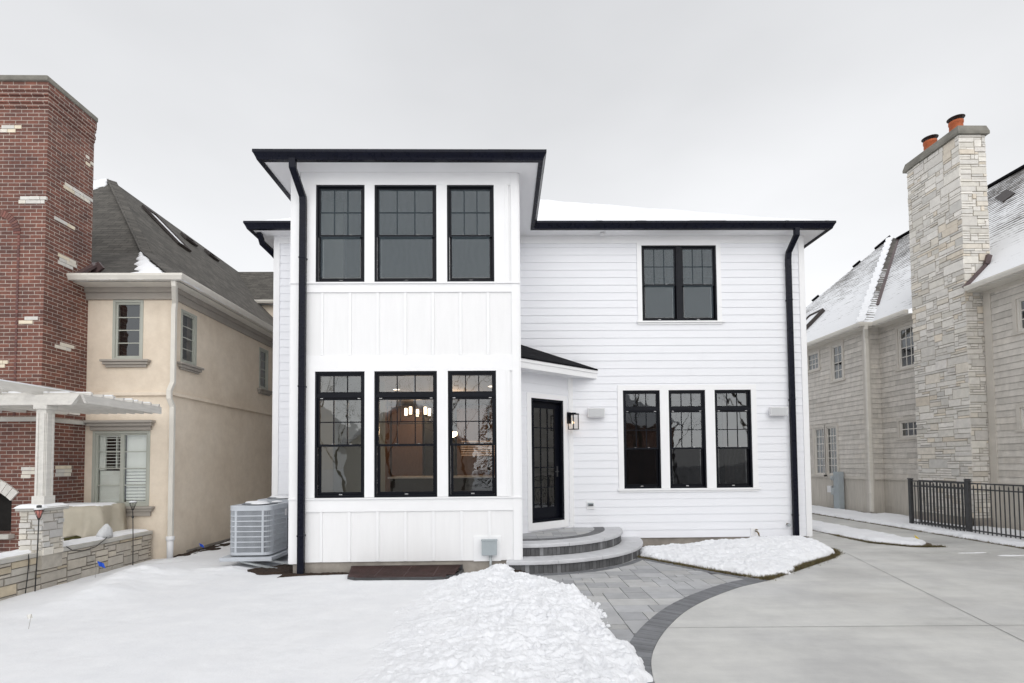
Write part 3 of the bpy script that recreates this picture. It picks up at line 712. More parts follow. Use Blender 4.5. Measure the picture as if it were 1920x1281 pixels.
for fr, u0, u1 in ((FL(BX0), W, 25.6), (FR(BX1), W, 25.6), (FL(GX0), G, W), (FR(GX1), G, W)):
    o_ = [(14, 15.2, 1.4, 3.2), (14, 15.2, 4.9, 6.4)] if u1 > 20 and fr(0, 0, 0)[0] < 0 else []
    if u1 < 20 and fr(0, 0, 0)[0] > 0: o_ = [(9.9, W, .6, 3.5)]
    wall(sid, fr, u0, u1, .18, 6.70, o_, .16); laps(lap, fr, u0, u1, .18, 6.70, o_)
sid.build('sheathing_wall', 'white_siding', house)
lap.build('lap_siding', 'white_siding', house)
mb = MB(); tt = .028
F = FY(W)
mb.fbox(F, BX1-.11, BX1, .17, 6.70, .0, tt); mb.fbox(FR(BX1), W, W+.11, .17, 6.70, .0, tt+.002)
mb.fbox(F, BX0, BX0+.11, .17, 6.70, .0, tt); mb.fbox(FL(BX0), W, W+.11, .17, 6.70, 0, tt+.002)
mb.fbox(FL(GX0), G, G+.11, .18, 6.70, .0, .0275); mb.fbox(FR(GX1), G, G+.11, .18, 6.70, .0, .0275)
mb.fbox(F, 1.41, 1.50, .45, 3.60, .0, .032); mb.fbox(FD, DU-.10, DU-.005, .42, 3.6, 0, .03)
mb.fbox(F, BX0+.11, GX0, 6.54, 6.70, 0, .026); mb.fbox(F, GX1, BX1-.11, 6.54, 6.70, 0, .026)
a, b, c, d = WOPS[0]
mb.fbox(F, a-.10, a, c, d, 0, tt); mb.fbox(F, b, b+.10, c, d, 0, tt); mb.fbox(F, a-.10, b+.10, d, 6.54, 0, tt-.001); mb.fbox(F, a-.10, b+.10, c-.075, c-.002, 0, tt); mb.fbox(F, a-.13, b+.15, c-.035, c-.002, tt+.002, .06)
z0, z1 = WOPS[1][2:]
xs = [2.46, 2.575, 3.37, 3.56, 4.35, 4.555, 5.345, 5.46]
for i in range(0, 8, 2): mb.fbox(F, xs[i], xs[i+1], z0, z1, 0, tt)
mb.fbox(F, 2.46, 5.46, z1+.0, z1+.11, 0, tt); mb.fbox(F, 2.46, 5.46, z0-.08, z0-.002, 0, tt); mb.fbox(F, 2.43, 5.50, z0-.038, z0-.002, tt+.002, .06)
mb.fbox(FD, DO[0]-.11, DO[0], .45, DO[3]+.10, 0, tt); mb.fbox(FD, DO[1], DO[1]+.11, .45, DO[3]+.10, 0, tt); mb.fbox(FD, DO[0], DO[1], DO[3], DO[3]+.10, 0, tt); mb.fbox(FD, DO[0], DO[1], .45, DO[2]-.0, 0, tt)
mb.build('corner_and_window_trim', 'white_trim', house, bevel=.002)
mb = MB()
mb.box(GX0+.04, GX1-.03, G+.03, G+.2, -.15, .20); mb.box(GX0+.04, GX0+.2, G+.2, W, -.15, .20); mb.box(GX1+.0, BX1-.03, W+.03, W+.2, -.15, .18)
mb.box(BX0+.03, GX0+.04, W+.03, W+.2, -.15, .18); mb.box(BX0+.03, BX0+.2, W+.2, 25.5, -.15, .18); mb.box(BX1-.2, BX1-.03, W+.2, 25.5, -.15, .18)
mb.build('foundation', 'foundation', house)
# windows
def window(parent, F, a, b, z0, z1, meet, transom=None, gz=None, label=None, screen_lo=None, screen_up=None, cols=3):
    fw = .034; mb = MB()
    for q in ((a, a+fw, z0, z1), (b-fw, b, z0, z1), (a+fw, b-fw, z0, z0+fw), (a+fw, b-fw, z1-fw, z1)): mb.fbox(F, *q, -.13, .010)
    top = z1-fw
    if transom:
        mb.fbox(F, a+fw, b-fw, transom-.03, transom+.03, -.13, .006); top = transom-.03
    win = mb.build('window', 'black_frame', parent, label=label, bevel=.002)
    sw = .036; mb = MB(); panes = []
    def sash(a_, b_, c_, d_, n0, n1, bot=sw):
        for q in ((a_, a_+sw, c_, d_), (b_-sw, b_, c_, d_), (a_+sw, b_-sw, c_, c_+bot), (a_+sw, b_-sw, d_-sw, d_)): mb.fbox(F, *q, n0, n1)
        panes.append((a_+sw, b_-sw, c_+bot, d_-sw, (n0+n1)/2))
    if transom: sash(a+fw, b-fw, transom+.03, z1-fw, -.055, -.015)
    sash(a+fw, b-fw, meet-.018, top, -.05, -.02); sash(a+fw+.008, b-fw-.008, z0+fw, meet+.018, -.088, -.055, .055)
    mb.build('sash', 'black_frame', win, bevel=.0015)
    mb = MB()
    for i, (p, q, c, d, n) in enumerate(panes): mb.fquad(F, p, q, c, d, n)
    mb.build('pane', 'glass', win)
    mb = MB(); g = .0085
    gl = panes[:-1]
    for i, (p, q, c, d, n) in enumerate(gl):
        for k in range(1, cols): u = p+(q-p)*k/cols; mb.fbox(F, u-g, u+g, c, d, n-.008, n+.008)
        if not (transom and i == 0): zm = (c+d)/2; mb.fbox(F, p, q, zm-g, zm+g, n-.0078, n+.0078)
    mb.build('grille', 'black_frame', win)
    mb = MB(); um = (a+b)/2
    mb.fbox(F, um-.028, um+.028, z0+.040, z0+.056, -.054, -.046)
    mb.fbox(F, a+fw+.001, a+fw+.006, z0+fw, meet-.02, -.05, -.03)
    if transom:
        for u in (a+.10, b-.10): mb.fbox(F, u-.022, u+.022, top-.016, top-.008, -.019, -.013)
    for u in (a+(b-a)*.35, a+(b-a)*.7): mb.fbox(F, u-.02, u+.02, meet+.019, meet+.027, -.05, -.03)
    mb.build('latch', 'chrome', win)
    for scr, idx in ((screen_lo, -1), (screen_up, -2)):
        if scr:
            p, q, c, d, n = panes[idx]; mb = MB(); mb.fquad(F, p, q, c, d, -.006 if idx == -1 else -.012); mb.build('insect_screen', scr, win)
    return win
F = FY(G)
for i, (a, b) in enumerate(UPW): window(house, F, a, b, ZG[2], ZG[3], 5.63, None, screen_lo='insect_screen', screen_up='insect_screen')
for a, b in LOW: window(house, F, a, b, ZG[0], ZG[1], 2.11, 2.93)
F = FY(W)
a, b, c, d = WOPS[0]; m = (a+b)/2
window(house, F, a, m-.03, c, d, 5.63, None, screen_lo='insect_screen', screen_up='insect_screen'); window(house, F, m+.03, b, c, d, 5.63, None, screen_lo='insect_screen', screen_up='insect_screen')
mb = MB(); mb.fbox(F, m-.03, m+.03, c, d, -.13, .012); mb.build('window_mullion', 'black_frame', house)
for a, b, c, d in WOPS[1:]: window(house, F, a, b, c, d, 2.08, 2.92, screen_lo='insect_screen_dark')
for fr in (FL(BX0),):
    window(house, fr, 14, 15.2, 1.4, 3.2, 2.3); window(house, fr, 14, 15.2, 4.9, 6.4, 5.6)
# door
mb = MB(); a, b, c, d = DO
for q in ((a, a+.05, c, d), (b-.05, b, c, d), (a+.05, b-.05, d-.05, d), (a+.05, b-.05, c, c+.045)): mb.fbox(FD, *q, -.16, .012)
dr = mb.build('door', 'black_frame', house, bevel=.002)
mb = MB(); a, b, c, d = a+.05, b-.05, c+.045, d-.05; n0, n1 = -.125, -.08; st = .115
for q in ((a, a+st, c, d), (b-st, b, c, d), (a+st, b-st, c, c+.24), (a+st, b-st, d-.13, d)): mb.fbox(FD, *q, n0, n1)
mb.build('door_leaf', 'black_frame', dr, bevel=.003)
mb = MB(); ga, gb, gc, gd = a+st, b-st, c+.24, d-.13
for k in (1, 2): u = ga+(gb-ga)*k/3; mb.fbox(FD, u-.009, u+.009, gc, gd, -.11, -.088)
for k in range(1, 5): z = gc+(gd-gc)*k/5; mb.fbox(FD, ga, gb, z-.009, z+.009, -.1098, -.0878)
mb.build('grille', 'black_frame', dr)
mb = MB(); mb.fquad(FD, ga, gb, gc, gd, -.1); mb.build('pane', 'glass', dr)
mb = MB(); u = b-.055; mb.fbox(FD, u-.018, u+.018, 1.50, 1.72, -.08, -.07); mb.fbox(FD, u-.10, u+.01, 1.60, 1.615, -.04, -.028); mb.fbox(FD, u-.008, u+.008, 1.60, 1.616, -.07, -.028)
mb.build('handle', 'fence_metal', dr, bevel=.002)
# gutters
def offs(path, d):
    o = []; P = [Vector(p) for p in path]
    for i, p in enumerate(P):
        d0 = (P[i]-P[i-1]).normalized() if i else (P[1]-P[0]).normalized(); d1 = (P[i+1]-P[i]).normalized() if i < len(P)-1 else d0
        n0, n1 = Vector((d0.y, -d0.x)), Vector((d1.y, -d1.x)); m_ = (n0+n1).normalized(); o.append(p+m_*d/max(.3, m_.dot(n0)))
    return o
def gutter(mb, path, zb, prof):
    lines = [offs(path, d) for d, z in prof]
    mb.loft([[(*lines[k][i], zb+prof[k][1]) for k in range(len(prof))] for i in range(len(path))])
KPROF = [(0, 0), (.075, 0), (.085, .03), (.112, .085), (.125, .10), (.125, .145), (.115, .145), (.108, .115), (.0, .115)]
mb = MB(); ov = .33
gutter(mb, [(GX0-ov, 10.45), (GX0-ov, G-ov), (GX1+ov, G-ov), (GX1+ov, W-ov), (BX1+ov, W-ov), (BX1+ov, 25.9)], 6.68, KPROF)
gutter(mb, [(BX0-ov, 25.9), (BX0-ov, W-ov), (GX0-ov-.0, W-ov)], 6.68, KPROF)
mb.build('gutter', 'black_metal', house)
mb = MB(); mb.box(GX0-ov, GX1+ov, G-ov, W-ov, 6.70, 6.79); mb.box(BX0-ov, BX1+ov, W-ov, 25.9, 6.7005, 6.79); mb.build('soffit', 'soffit', house)
def downspout(pts, side=(1, 0, 0), w_=.105, h_=.08, m='black_metal', parent=house):
    mb = MB(); mb.rtube(pts, w_, h_, side)
    zs = [p[2] for p in pts[-2:]]
    for z in (zs[0]-.9, (zs[0]+zs[1])/2, zs[1]+.6):
        x, y = pts[-1][0], pts[-1][1]; mb.box(x-w_*.5-.006, x+w_*.5+.006, y-h_*.5-.004, y+h_*.5+.02, z, z+.03)
    return mb.build('downspout', m, parent, bevel=.008)
downspout([(-3.33, 7.99, 6.69), (-3.33, 8.00, 6.55), (-3.29, 8.31, 6.24), (-3.29, 8.325, 6.1), (-3.29, 8.325, .03)])
downspout([(6.22, 10.40, 6.69), (6.22, 10.41, 6.55), (6.21, 10.70, 6.3), (6.21, 10.725, 6.15), (6.21, 10.725, .02)])
mb = MB(); mb.rtube([(-5.1, 10.6, 6.68), (-5.1, 10.75, 6.5), (-4.98, 11.0, 6.38), (-4.91, 11.15, 6.28), (-4.91, 11.15, .1)], .08, .1, (0, 1, 0)); mb.build('downspout', 'black_metal', house)
# roof
def mroof(X, Y): return 6.80+.61*np.minimum(np.minimum(X-(BX0-ov-.03), (BX1+ov+.03)-X), np.minimum(Y-(W-ov-.03), 26-Y))
def groof(X, Y): return 6.80+.58*np.minimum(np.minimum(X-(GX0-ov-.03), (GX1+ov+.03)-X), Y-(G-ov-.03))
x0, x1, y0, y1 = BX0-ov-.03, BX1+ov+.03, W-ov-.03, 26.; xm = (x0+x1)/2; h = (x1-x0)/2; zp = 6.8+.61*h
mb = MB(); A, B, C_, D_ = (x0, y0, 6.8), (x1, y0, 6.8), (x1, y1, 6.8), (x0, y1, 6.8); E_, F_ = (xm, y0+h, zp), (xm, y1-h, zp)
mb.face([A, B, E_]); mb.face([B, C_, F_, E_]); mb.face([C_, D_, F_]); mb.face([D_, A, E_, F_])
g0, g1, gy = GX0-ov-.03, GX1+ov+.03, G-ov-.03; gm = (g0+g1)/2; gh = (g1-g0)/2
mb.face([(g0, gy, 6.8), (g1, gy, 6.8), (gm, gy+gh, 6.8+.58*gh)]); mb.face([(g1, gy, 6.8), (g1, y0, 6.8), (gm, y0+gh, 6.8+.58*gh), (gm, gy+gh, 6.8+.58*gh)]); mb.face([(g0, gy, 6.8), (gm, gy+gh, 6.8+.58*gh), (gm, y0+gh, 6.8+.58*gh), (g0, y0, 6.8)])
rf = mb.build('roof', 'shingle_black', house)
def adopt(o, p): o.parent = p; o.location = -OFF[p.name]; return o
SN = [(x0, y0), (g0, y0), (g0, gy), (g1, gy), (g1, y0), (x1, y0), (x1, y1), (x0, y1)]
def rsnow(X, Y, D):
    z = np.maximum(np.where((X > g0) & (X < g1), groof(X, Y), -9), np.where(Y > y0, mroof(X, Y), -9))
    z = np.minimum(z, zp-.0)
    return z+(.015+.05*np.clip(D/.22, 0, 1))*(.55+.9*fbm(X, Y, 1.3, 3, 17))+.02*(fbm(X, Y, 5, 3, 19)-.5)
sn = hfield('snow_layer', SN, .07, rsnow, 'snow_smooth', drop=6.82, edge=.03); adopt(sn, rf)
# porch roof over the door
pr_ = MB(); A, B, P = Vector((.285, 9.40, 3.77)), Vector((2.02, 10.79, 3.77)), Vector((.285, 10.79, 4.34))
n = (B-A).cross(P-A).normalized(); n = n if n.z > 0 else -n
out_ = Vector((.625, -.781, 0))*.03-Vector((0, 0, .012))
pr_.loft([[A+out_, B+out_, P], [A+out_+n*.03, B+out_+n*.03, P+n*.03]]); prf = pr_.build('porch_roof', 'shingle_black', house)
mb = MB(); fr = frame(.285, 9.40, .781, .625, .625, -.781); Lp = 2.22
mb.fbox(fr, 0, Lp, 3.585, 3.765, -.03, 0); mb.fbox(fr, .02, Lp+.02, 3.70, 3.762, .001, .018); mb.build('fascia', 'white_trim', prf)
mb = MB(); mb.loft([[(.285, 9.45, 3.60), (1.96, 10.79, 3.60), (.285, 10.79, 3.60)], [(.285, 9.45, 3.62), (1.96, 10.79, 3.62), (.285, 10.79, 3.62)]]); mb.build('soffit', 'soffit', prf)

# rooms behind the glass
mb = MB()
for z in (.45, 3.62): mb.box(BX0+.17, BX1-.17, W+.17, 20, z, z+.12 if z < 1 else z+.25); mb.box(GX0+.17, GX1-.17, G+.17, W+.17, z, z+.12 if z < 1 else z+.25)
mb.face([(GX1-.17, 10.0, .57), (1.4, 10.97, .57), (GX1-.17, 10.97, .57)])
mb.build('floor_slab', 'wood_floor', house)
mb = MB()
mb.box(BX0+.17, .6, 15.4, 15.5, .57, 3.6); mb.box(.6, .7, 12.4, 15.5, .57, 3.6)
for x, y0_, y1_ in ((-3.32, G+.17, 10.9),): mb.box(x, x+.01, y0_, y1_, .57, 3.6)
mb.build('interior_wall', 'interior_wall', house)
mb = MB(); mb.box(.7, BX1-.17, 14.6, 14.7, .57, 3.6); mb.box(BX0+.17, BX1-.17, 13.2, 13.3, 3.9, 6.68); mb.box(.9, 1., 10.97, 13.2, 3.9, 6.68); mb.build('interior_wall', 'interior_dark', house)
mb = MB(); mb.box(-2.95, -2.55, 10.95, 11.0, .57, 3.58); mb.box(-3.3, -3.29, G+.2, 9.9, .6, 3.55)
mb.box(-3.3, -2.75, 9.9, 9.93, .6, 3.5); mb.box(-3.25, -2.80, 8.9, 8.93, 3.95, 6.5); mb.build('interior_partition', 'interior_pale', house)
mb = MB(); mb.box(BX0+.17, BX1-.17, W+.17, 15.4, 3.56, 3.60); mb.box(GX0+.17, GX1-.17, G+.17, W+.17, 3.56, 3.60); mb.build('interior_ceiling', 'interior_ceiling', house)
# a kitchen seen through the windows
ki = thing('kitchen_island', (-1.8, 11.9, .57), 'dark kitchen island with pale top seen through the middle ground-floor window', 'kitchen island')
mb = MB(); mb.box(-2.55, -.15, 11.6, 12.4, .57, 1.46); mb.build('base_cabinet', 'dark_cabinet', ki, bevel=.01)
mb = MB(); mb.box(-2.62, -.08, 11.53, 12.47, 1.462, 1.50); mb.build('countertop', 'counter', ki, bevel=.004)
mb = MB(); mb.tube([(-1.62, 12.2, 1.5), (-1.62, 12.2, 1.85), (-1.59, 12.2, 1.95), (-1.5, 12.2, 1.99), (-1.42, 12.2, 1.95), (-1.40, 12.2, 1.8)], .012); mb.build('faucet', 'dark_cabinet', ki)
cab = thing('kitchen_cabinets', (-1.6, 15.1, .57), 'tall wood kitchen cabinets far inside behind the left ground-floor windows', 'cabinets')
mb = MB()
for k in range(5):
    if k != 2: mb.box(-4.2+k*.95, -3.3+k*.95, 14.8, 15.35, .6, 3.4)
mb.build('cabinet_body', 'wood_cabinet', cab, bevel=.01)
mb = MB(); mb.box(-2.3, -1.4, 14.85, 15.3, .6, 3.5); mb.build('oven_tower', 'dark_cabinet', cab)
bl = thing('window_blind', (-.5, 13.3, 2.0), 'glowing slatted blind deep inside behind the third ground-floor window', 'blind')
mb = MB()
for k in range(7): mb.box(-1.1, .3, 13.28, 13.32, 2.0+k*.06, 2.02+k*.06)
mb.build('slat', 'glowing_slat', bl)  # no lamp here: the light on the blind is put in as slat emission
ch = thing('chandelier', (-1.75, 10.0, 3.56), 'lit chandelier with glass candle shades in the middle ground-floor window', 'chandelier')
mb = MB(); bm_ = MB(); gm_ = MB()
mb.tube([(-1.75, 10.0, 3.56), (-1.75, 10.0, 2.80)], .008)
for k in range(5):
    a_ = 2*math.pi*k/5+.5; x, y = -1.68+.24*math.cos(a_), 10.0+.24*math.sin(a_); mb.tube([(-1.75, 10, 2.80), (-1.75*.4+x*.6, 10*.4+y*.6, 2.72), (x, y, 2.74)], .007)
    mb.lathe((x, y, 2.735), [(.012, 0), (.035, .004), (.035, .012), (.012, .016)], 12)
    bm_.lathe((x, y, 2.75), [(.012, 0), (.02, .02), (.02, .11), (.006, .15)], 10); gm_.lathe((x, y, 2.752), [(.028, 0), (.030, .02), (.030, .14), (.027, .145)], 14)
for a_, b_ in (((-2.25, 2.58), (-2.25, 3.1)), ((-1.3, 2.58), (-1.3, 3.1)), ((-2.25, 2.58), (-1.3, 2.58)), ((-2.0, 2.62), (-2.0, 3.1)), ((-1.55, 2.62), (-1.55, 3.1))):
    mb.bar((a_[0], 9.9, a_[1]), (b_[0], 9.9, b_[1]), .016)
mb.bar((-2.25, 9.9, 3.1), (-1.3, 9.9, 3.1), .016); mb.bar((-1.75, 9.9, 3.1), (-1.75, 10.01, 3.1), .016)
mb.build('arm_frame', 'black_frame', ch); bm_.build('bulb', 'warm_bulb', ch); gm_.build('lamp_shade', 'warm_shade', ch)
pe = thing('pendant_lamp', (-1.25, 12.2, 3.56), 'small glowing pendant seen in the third ground-floor window of the panelled bay', 'pendant lamp')
mb = MB(); mb.tube([(-1.22, 12.2, 3.56), (-1.22, 12.2, 2.75)], .006); mb.lathe((-1.22, 12.2, 2.5), [(.02, .3), (.09, .12), (.10, .0), (.05, -.06)], 10, False); mb.build('lamp_cage', 'dark_cabinet', pe)
mb = MB(); mb.lathe((-1.22, 12.2, 2.42), [(.02, 0), (.11, .05), (.115, .12), (.02, .2)], 8, False); mb.build('bulb', 'warm_bulb', pe)
for i, (x, y, lb) in enumerate(((-2.5, 11.9, 'recessed ceiling light shining in the middle ground-floor window'), (-.25, 11.5, 'recessed ceiling light shining in the third window of the panelled bay'), (3.35, 12.3, 'recessed ceiling light behind the top pane left of three windows near the door'), (4.55, 12.6, 'recessed ceiling light behind the top pane of the middle of three windows'))):
    cl_ = thing('ceiling_light', (x, y, 3.55), lb, 'ceiling light', 'recessed lights inside the white house')
    mb = MB(); mb.lathe((x, y, 3.545), [(.09, .012), (.10, 0), (.075, -.002)], 20); mb.build('trim_ring', 'white_plastic', cl_)
    mb = MB(); mb.lathe((x, y, 3.538), [(.07, 0), (.07, .004)], 20); mb.build('diffuser', 'downlight', cl_)
def plight(x, y, z, wt, col=(1, .68, .4), s=.08):
    d = bpy.data.lights.new('lamp', 'POINT'); d.energy = wt; d.color = col; d.shadow_soft_size = s
    o = bpy.data.objects.new('lamp', d); COL.objects.link(o); o.location = (x, y, z)
plight(-1.7, 10.0, 2.45, 16); plight(-1.2, 12.4, 3.2, 24); plight(-2.6, 13.6, 3.2, 24)
# ============================================================ THINGS ON AND AROUND THE WHITE HOUSE
st = thing('entry_steps', (.3, 10.8, 0), 'curved grey stone entry steps with two tiers in front of the black door', 'steps')
r = random.Random(8); cx0, cy0 = .30, 10.79
def arcpts(rad, a0, a1, n): return [(cx0+rad*math.cos(a0+(a1-a0)*k/n), cy0+rad*math.sin(a0+(a1-a0)*k/n)) for k in range(n+1)]
def tier(rad, ztop, a0, nst, th_=.062, wid=.36):
    mb = MB(); core = [(cx0, cy0)]+arcpts(rad-.09, a0, 0, 30); mb.extr(core, -.1, ztop-.02); mb.build('tier_core', 'mortar_gray', st)
    mb = MB(); n = int((rad-.05)*abs(a0)/.075); zb = ztop-.21 if ztop > .3 else -.03
    for k in range(n):
        a, b = a0-a0*(k+.04)/n, a0-a0*(k+.96)/n; ro = rad-.045+.006*r.random(); v_ = .085+.05*r.random(); c = (v_, v_*1.01, v_*1.05)
        if r.random() < .12: c = tuple(x*2.0 for x in c)
        P = [(cx0+rr*math.cos(t), cy0+rr*math.sin(t)) for rr, t in ((rad-.12, a), (ro, a), (ro, b), (rad-.12, b))]
        mb.hexa([(*p, zb) for p in P]+[(*p, ztop-th_) for p in P], c)
    mb.build('riser', 'paver_side', st)
    mb = MB(); g = .0025
    for k in range(nst):
        s0, s1 = a0-a0*k/nst+g/rad, a0-a0*(k+1)/nst-g/rad; m = 14; rings = []; k_ = .93+.12*r.random(); c = tuple(k_*q for q in (.56, .565, .585))
        for j in range(m+1):
            t = s0+(s1-s0)*j/m; jj = (r.random()-.5)*.008
            rings.append([(cx0+rr*math.cos(t), cy0+rr*math.sin(t), z) for rr, z in ((rad-wid, ztop-th_), (rad-.004+jj, ztop-th_), (rad+jj, ztop-th_*.6), (rad-.002+jj*.6, ztop-.012), (rad-.014, ztop), (rad-wid, ztop))])
        mb.loft(rings, True, False, c)
    mb.build('coping', 'coping', st)
tier(2.56, .21, R(-96), 5, wid=.42); tier(2.17, .42, R(-90), 4)
mb = MB(); n = 38
for k in range(n):
    a, b = R(-90)*(k+.03)/n, R(-90)*(k+.97)/n; v_ = .11+.05*r.random(); c = (v_, v_*1.02, v_*1.07)
    P = [(cx0+rr*math.cos(t), cy0+rr*math.sin(t)) for rr, t in ((1.60, b), (1.805, b), (1.805, a), (1.60, a))]
    mb.hexa([(*p, .38) for p in P]+[(*p, .421) for p in P], c)
mb.build('inner_border', 'paver', st)
mb = MB()
stones(mb, floorF(.392), .30, 1.9, 9.0, 10.8, .155, .155, GR, [(3, 2, 5), (2, 1, 3), (2, 2, 5), (3, 1, 1.5)], .0025, (.024, .0255), .001, 15, keep=lambda x, y: math.hypot(x-cx0, y-cy0) < 1.62)
mb.build('landing_pavers', 'paver', st)

# air conditioners on a wall bracket
def ac_unit(X0, X1, Y0, Y1, z0, z1, label):
    t = thing('air_conditioner', ((X0+X1)/2, (Y0+Y1)/2, z0), label, 'air conditioner', 'condenser units beside the bay')
    rr = .14
    def path(ins, k=6):
        P = []
        for cx_, cy_, a0 in ((X1-rr, Y0+rr, -90), (X1-rr, Y1-rr, 0), (X0+rr, Y1-rr, 90), (X0+rr, Y0+rr, 180)):
            P += [(cx_+(rr-ins)*math.cos(R(a0+90*j/k)), cy_+(rr-ins)*math.sin(R(a0+90*j/k))) for j in range(k+1)]
        return P
    mb = MB(); mb.extr(path(.03), z0+.03, z1-.03); mb.build('coil', 'gray_metal_dark', t)
    P = path(0); Q = path(.012); mb = MB()
    def ring(za, zb, o=0.):
        A_ = path(-o); n = len(A_)
        for i in range(n):
            j = (i+1) % n
            mb.hexa([(*Q[i], za), (*A_[i], za), (*A_[j], za), (*Q[j], za), (*Q[i], zb), (*A_[i], zb), (*A_[j], zb), (*Q[j], zb)])
    H = z1-z0; rows = 8; zr0, zr1 = z0+.05, z1-.075; dz = (zr1-zr0)/rows
    ring(z0, zr0); ring(zr1, z1-.012, .004)
    for k in range(1, rows): ring(zr0+k*dz-.009, zr0+k*dz+.009, .002)
    # walk the perimeter for the slats and the wide posts
    L_ = 0; n = len(P); seg = [math.dist(P[i], P[(i+1) % n]) for i in range(n)]; tot = sum(seg); s_ = 0.; i = 0; acc = 0.
    front0 = tot-(X1-X0-2*rr)-seg[-1]*0
    step = .019; m = int(tot/step)
    for k in range(m):
        s_ = k*step
        while acc+seg[i] < s_ and i < n-1: acc += seg[i]; i += 1
        t_ = (s_-acc)/max(seg[i], 1e-6); a = Vector(P[i]).lerp(Vector(P[(i+1) % n]), min(1, t_)); d = (Vector(P[(i+1) % n])-Vector(P[i])).normalized(); nn_ = Vector((d.y, -d.x))
        x, y = a.x-(X0+X1)/2, a.y-(Y0+Y1)/2
        post = (abs(abs(x)-((X1-X0)/2-rr)) < .022) or (abs(abs(y)-((Y1-Y0)/2-rr)) < .022)
        wv = .0095 if post else .0034
        p0, p1 = a-d*wv, a+d*wv; q0, q1 = p0-nn_*.012, p1-nn_*.012
        mb.hexa([(*q0, zr0), (*p0, zr0), (*p1, zr0), (*q1, zr0), (*q0, zr1), (*p0, zr1), (*p1, zr1), (*q1, zr1)])
    mb.build('louvered_casing', 'gray_metal', t)
    mb = MB(); A_ = path(-.006); mb.extr(A_, z1-.012, z1+.012); mb.build('top_cover', 'gray_metal', t, bevel=.004)
    mb = MB(); c = ((X0+X1)/2, (Y0+Y1)/2, z1+.0125); mb.lathe(c, [(.30, 0), (.30, .003)], 32, mi=0); mb.build('fan_opening', 'gray_metal_dark', t)
    mb = MB()
    for k in range(1, 8): mb.lathe((c[0], c[1], c[2]+.012), [(.04*k-.003, 0), (.04*k+.003, .0), (.04*k+.003, .005), (.04*k-.003, .005), (.04*k-.003, 0)], 28)
    for k in range(8): a_ = k*math.pi/4; mb.bar((c[0], c[1], c[2]+.014), (c[0]+.3*math.cos(a_), c[1]+.3*math.sin(a_), c[2]+.014), .006)
    mb.lathe((c[0], c[1], c[2]+.01), [(.06, 0), (.06, .014)], 18); mb.build('fan_guard', 'gray_metal', t)
    mb = MB(); nn = 18; q = random.Random(int(Y0*10))
    for (ox, oy, rx_, ry_) in ((.1, -.2, .16, .10), (-.15, .18, .2, .12), (.22, .2, .1, .14)):
        mb.lathe((c[0]+ox, c[1]+oy, c[2]+.018), [(rx_, 0), (rx_*.85, .018), (.02, .028)], 14)
    mb.build('snow_patch', 'snow', t)
    mb = MB(); mb.box(X1-.001, X1+.009, Y1-.22, Y1-.14, z1-.22, z1-.10); mb.build('label_plate', 'white_plastic', t)
    return t
ac_unit(-4.83, -4.09, 8.98, 9.80, .225, 1.075, 'nearer of two grey louvered air conditioners beside the panelled bay')
ac_unit(-4.80, -4.06, 9.90, 10.72, .225, 1.115, 'farther grey air conditioner mostly hidden behind the nearer one')
br = thing('condenser_bracket', (-4.3, 9.8, 0), 'grey metal tray and struts carrying the two air conditioners', 'bracket')
mb = MB(); mb.box(-4.92, -4.02, 8.90, 10.76, .135, .20); mb.build('tray', 'gray_metal', br, bevel=.006)
mb = MB(); mb.bar((-4.62, 9.0, .12), (-3.62, 8.75, -.02), .035, .03); mb.bar((-4.15, 9.05, .12), (-3.48, 9.0, .03), .035, .03); mb.bar((-4.15, 10.5, .12), (-3.5, 10.5, .03), .035, .03); mb.box(-4.03, -3.46, 9.6, 9.66, .14, .19); mb.build('strut', 'galvanized', br)
mb = MB(); mb.tube([(-4.0, 9.65, .45), (-3.85, 9.65, .35), (-3.75, 9.6, .42), (-3.52, 9.6, .5)], .02); mb.tube([(-4.0, 9.5, .8), (-3.8, 9.5, .7), (-3.62, 9.5, .95), (-3.52, 9.5, .95)], .012)
tag(mb.build('refrigerant_line', 'wire'), 'black insulated lines running from the air conditioner into the wall', 'pipe')

wl = thing('wall_lantern', (*FD(1.40, 2.6, 0)[:2], 2.48), 'lit black box lantern with clear glass on the wall right of the door', 'lantern')
mb = MB(); u = 1.405; mb.fbox(FD, u-.055, u+.055, 2.62, 2.86, .031, .05); mb.fbox(FD, u-.02, u+.02, 2.79, 2.82, .05, .12)
mb.build('bracket', 'black_frame', wl, bevel=.003)
mb = MB(); n0, n1, zA, zB = .09, .235, 2.50, 2.80; hw = .075
for uu in (u-hw, u+hw):
    for nn_ in (n0, n1): mb.fbox(FD, uu-.007, uu+.007, zA, zB, nn_-.007, nn_+.007)
mb.fbox(FD, u-hw-.012, u+hw+.012, zB, zB+.022, n0-.012, n1+.012); mb.fbox(FD, u-hw*.6, u+hw*.6, zB+.022, zB+.04, n0+.03, n1-.03)
mb.fbox(FD, u-hw-.009, u+hw+.009, zA-.014, zA, n0-.009, n1+.009); mb.build('cage', 'black_frame', wl)
mb = MB(); mb.fquad(FD, u-hw, u+hw, zA, zB, n1); mb.build('pane', 'lamp_glass', wl)
mb = MB(); bp = FD(u, 2.5, (n0+n1)/2); mb.lathe((bp[0], bp[1], 2.50), [(.014, 0), (.014, .10)], 10); mb.build('candle_sleeve', 'white_plastic', wl)
mb = MB(); mb.lathe((bp[0], bp[1], 2.60), [(.006, 0), (.018, .025), (.013, .055), (.002, .08)], 12); mb.build('bulb', 'lantern_flame', wl)
plight(bp[0], bp[1], 2.635, 1.6, (1, .6, .3), .02)

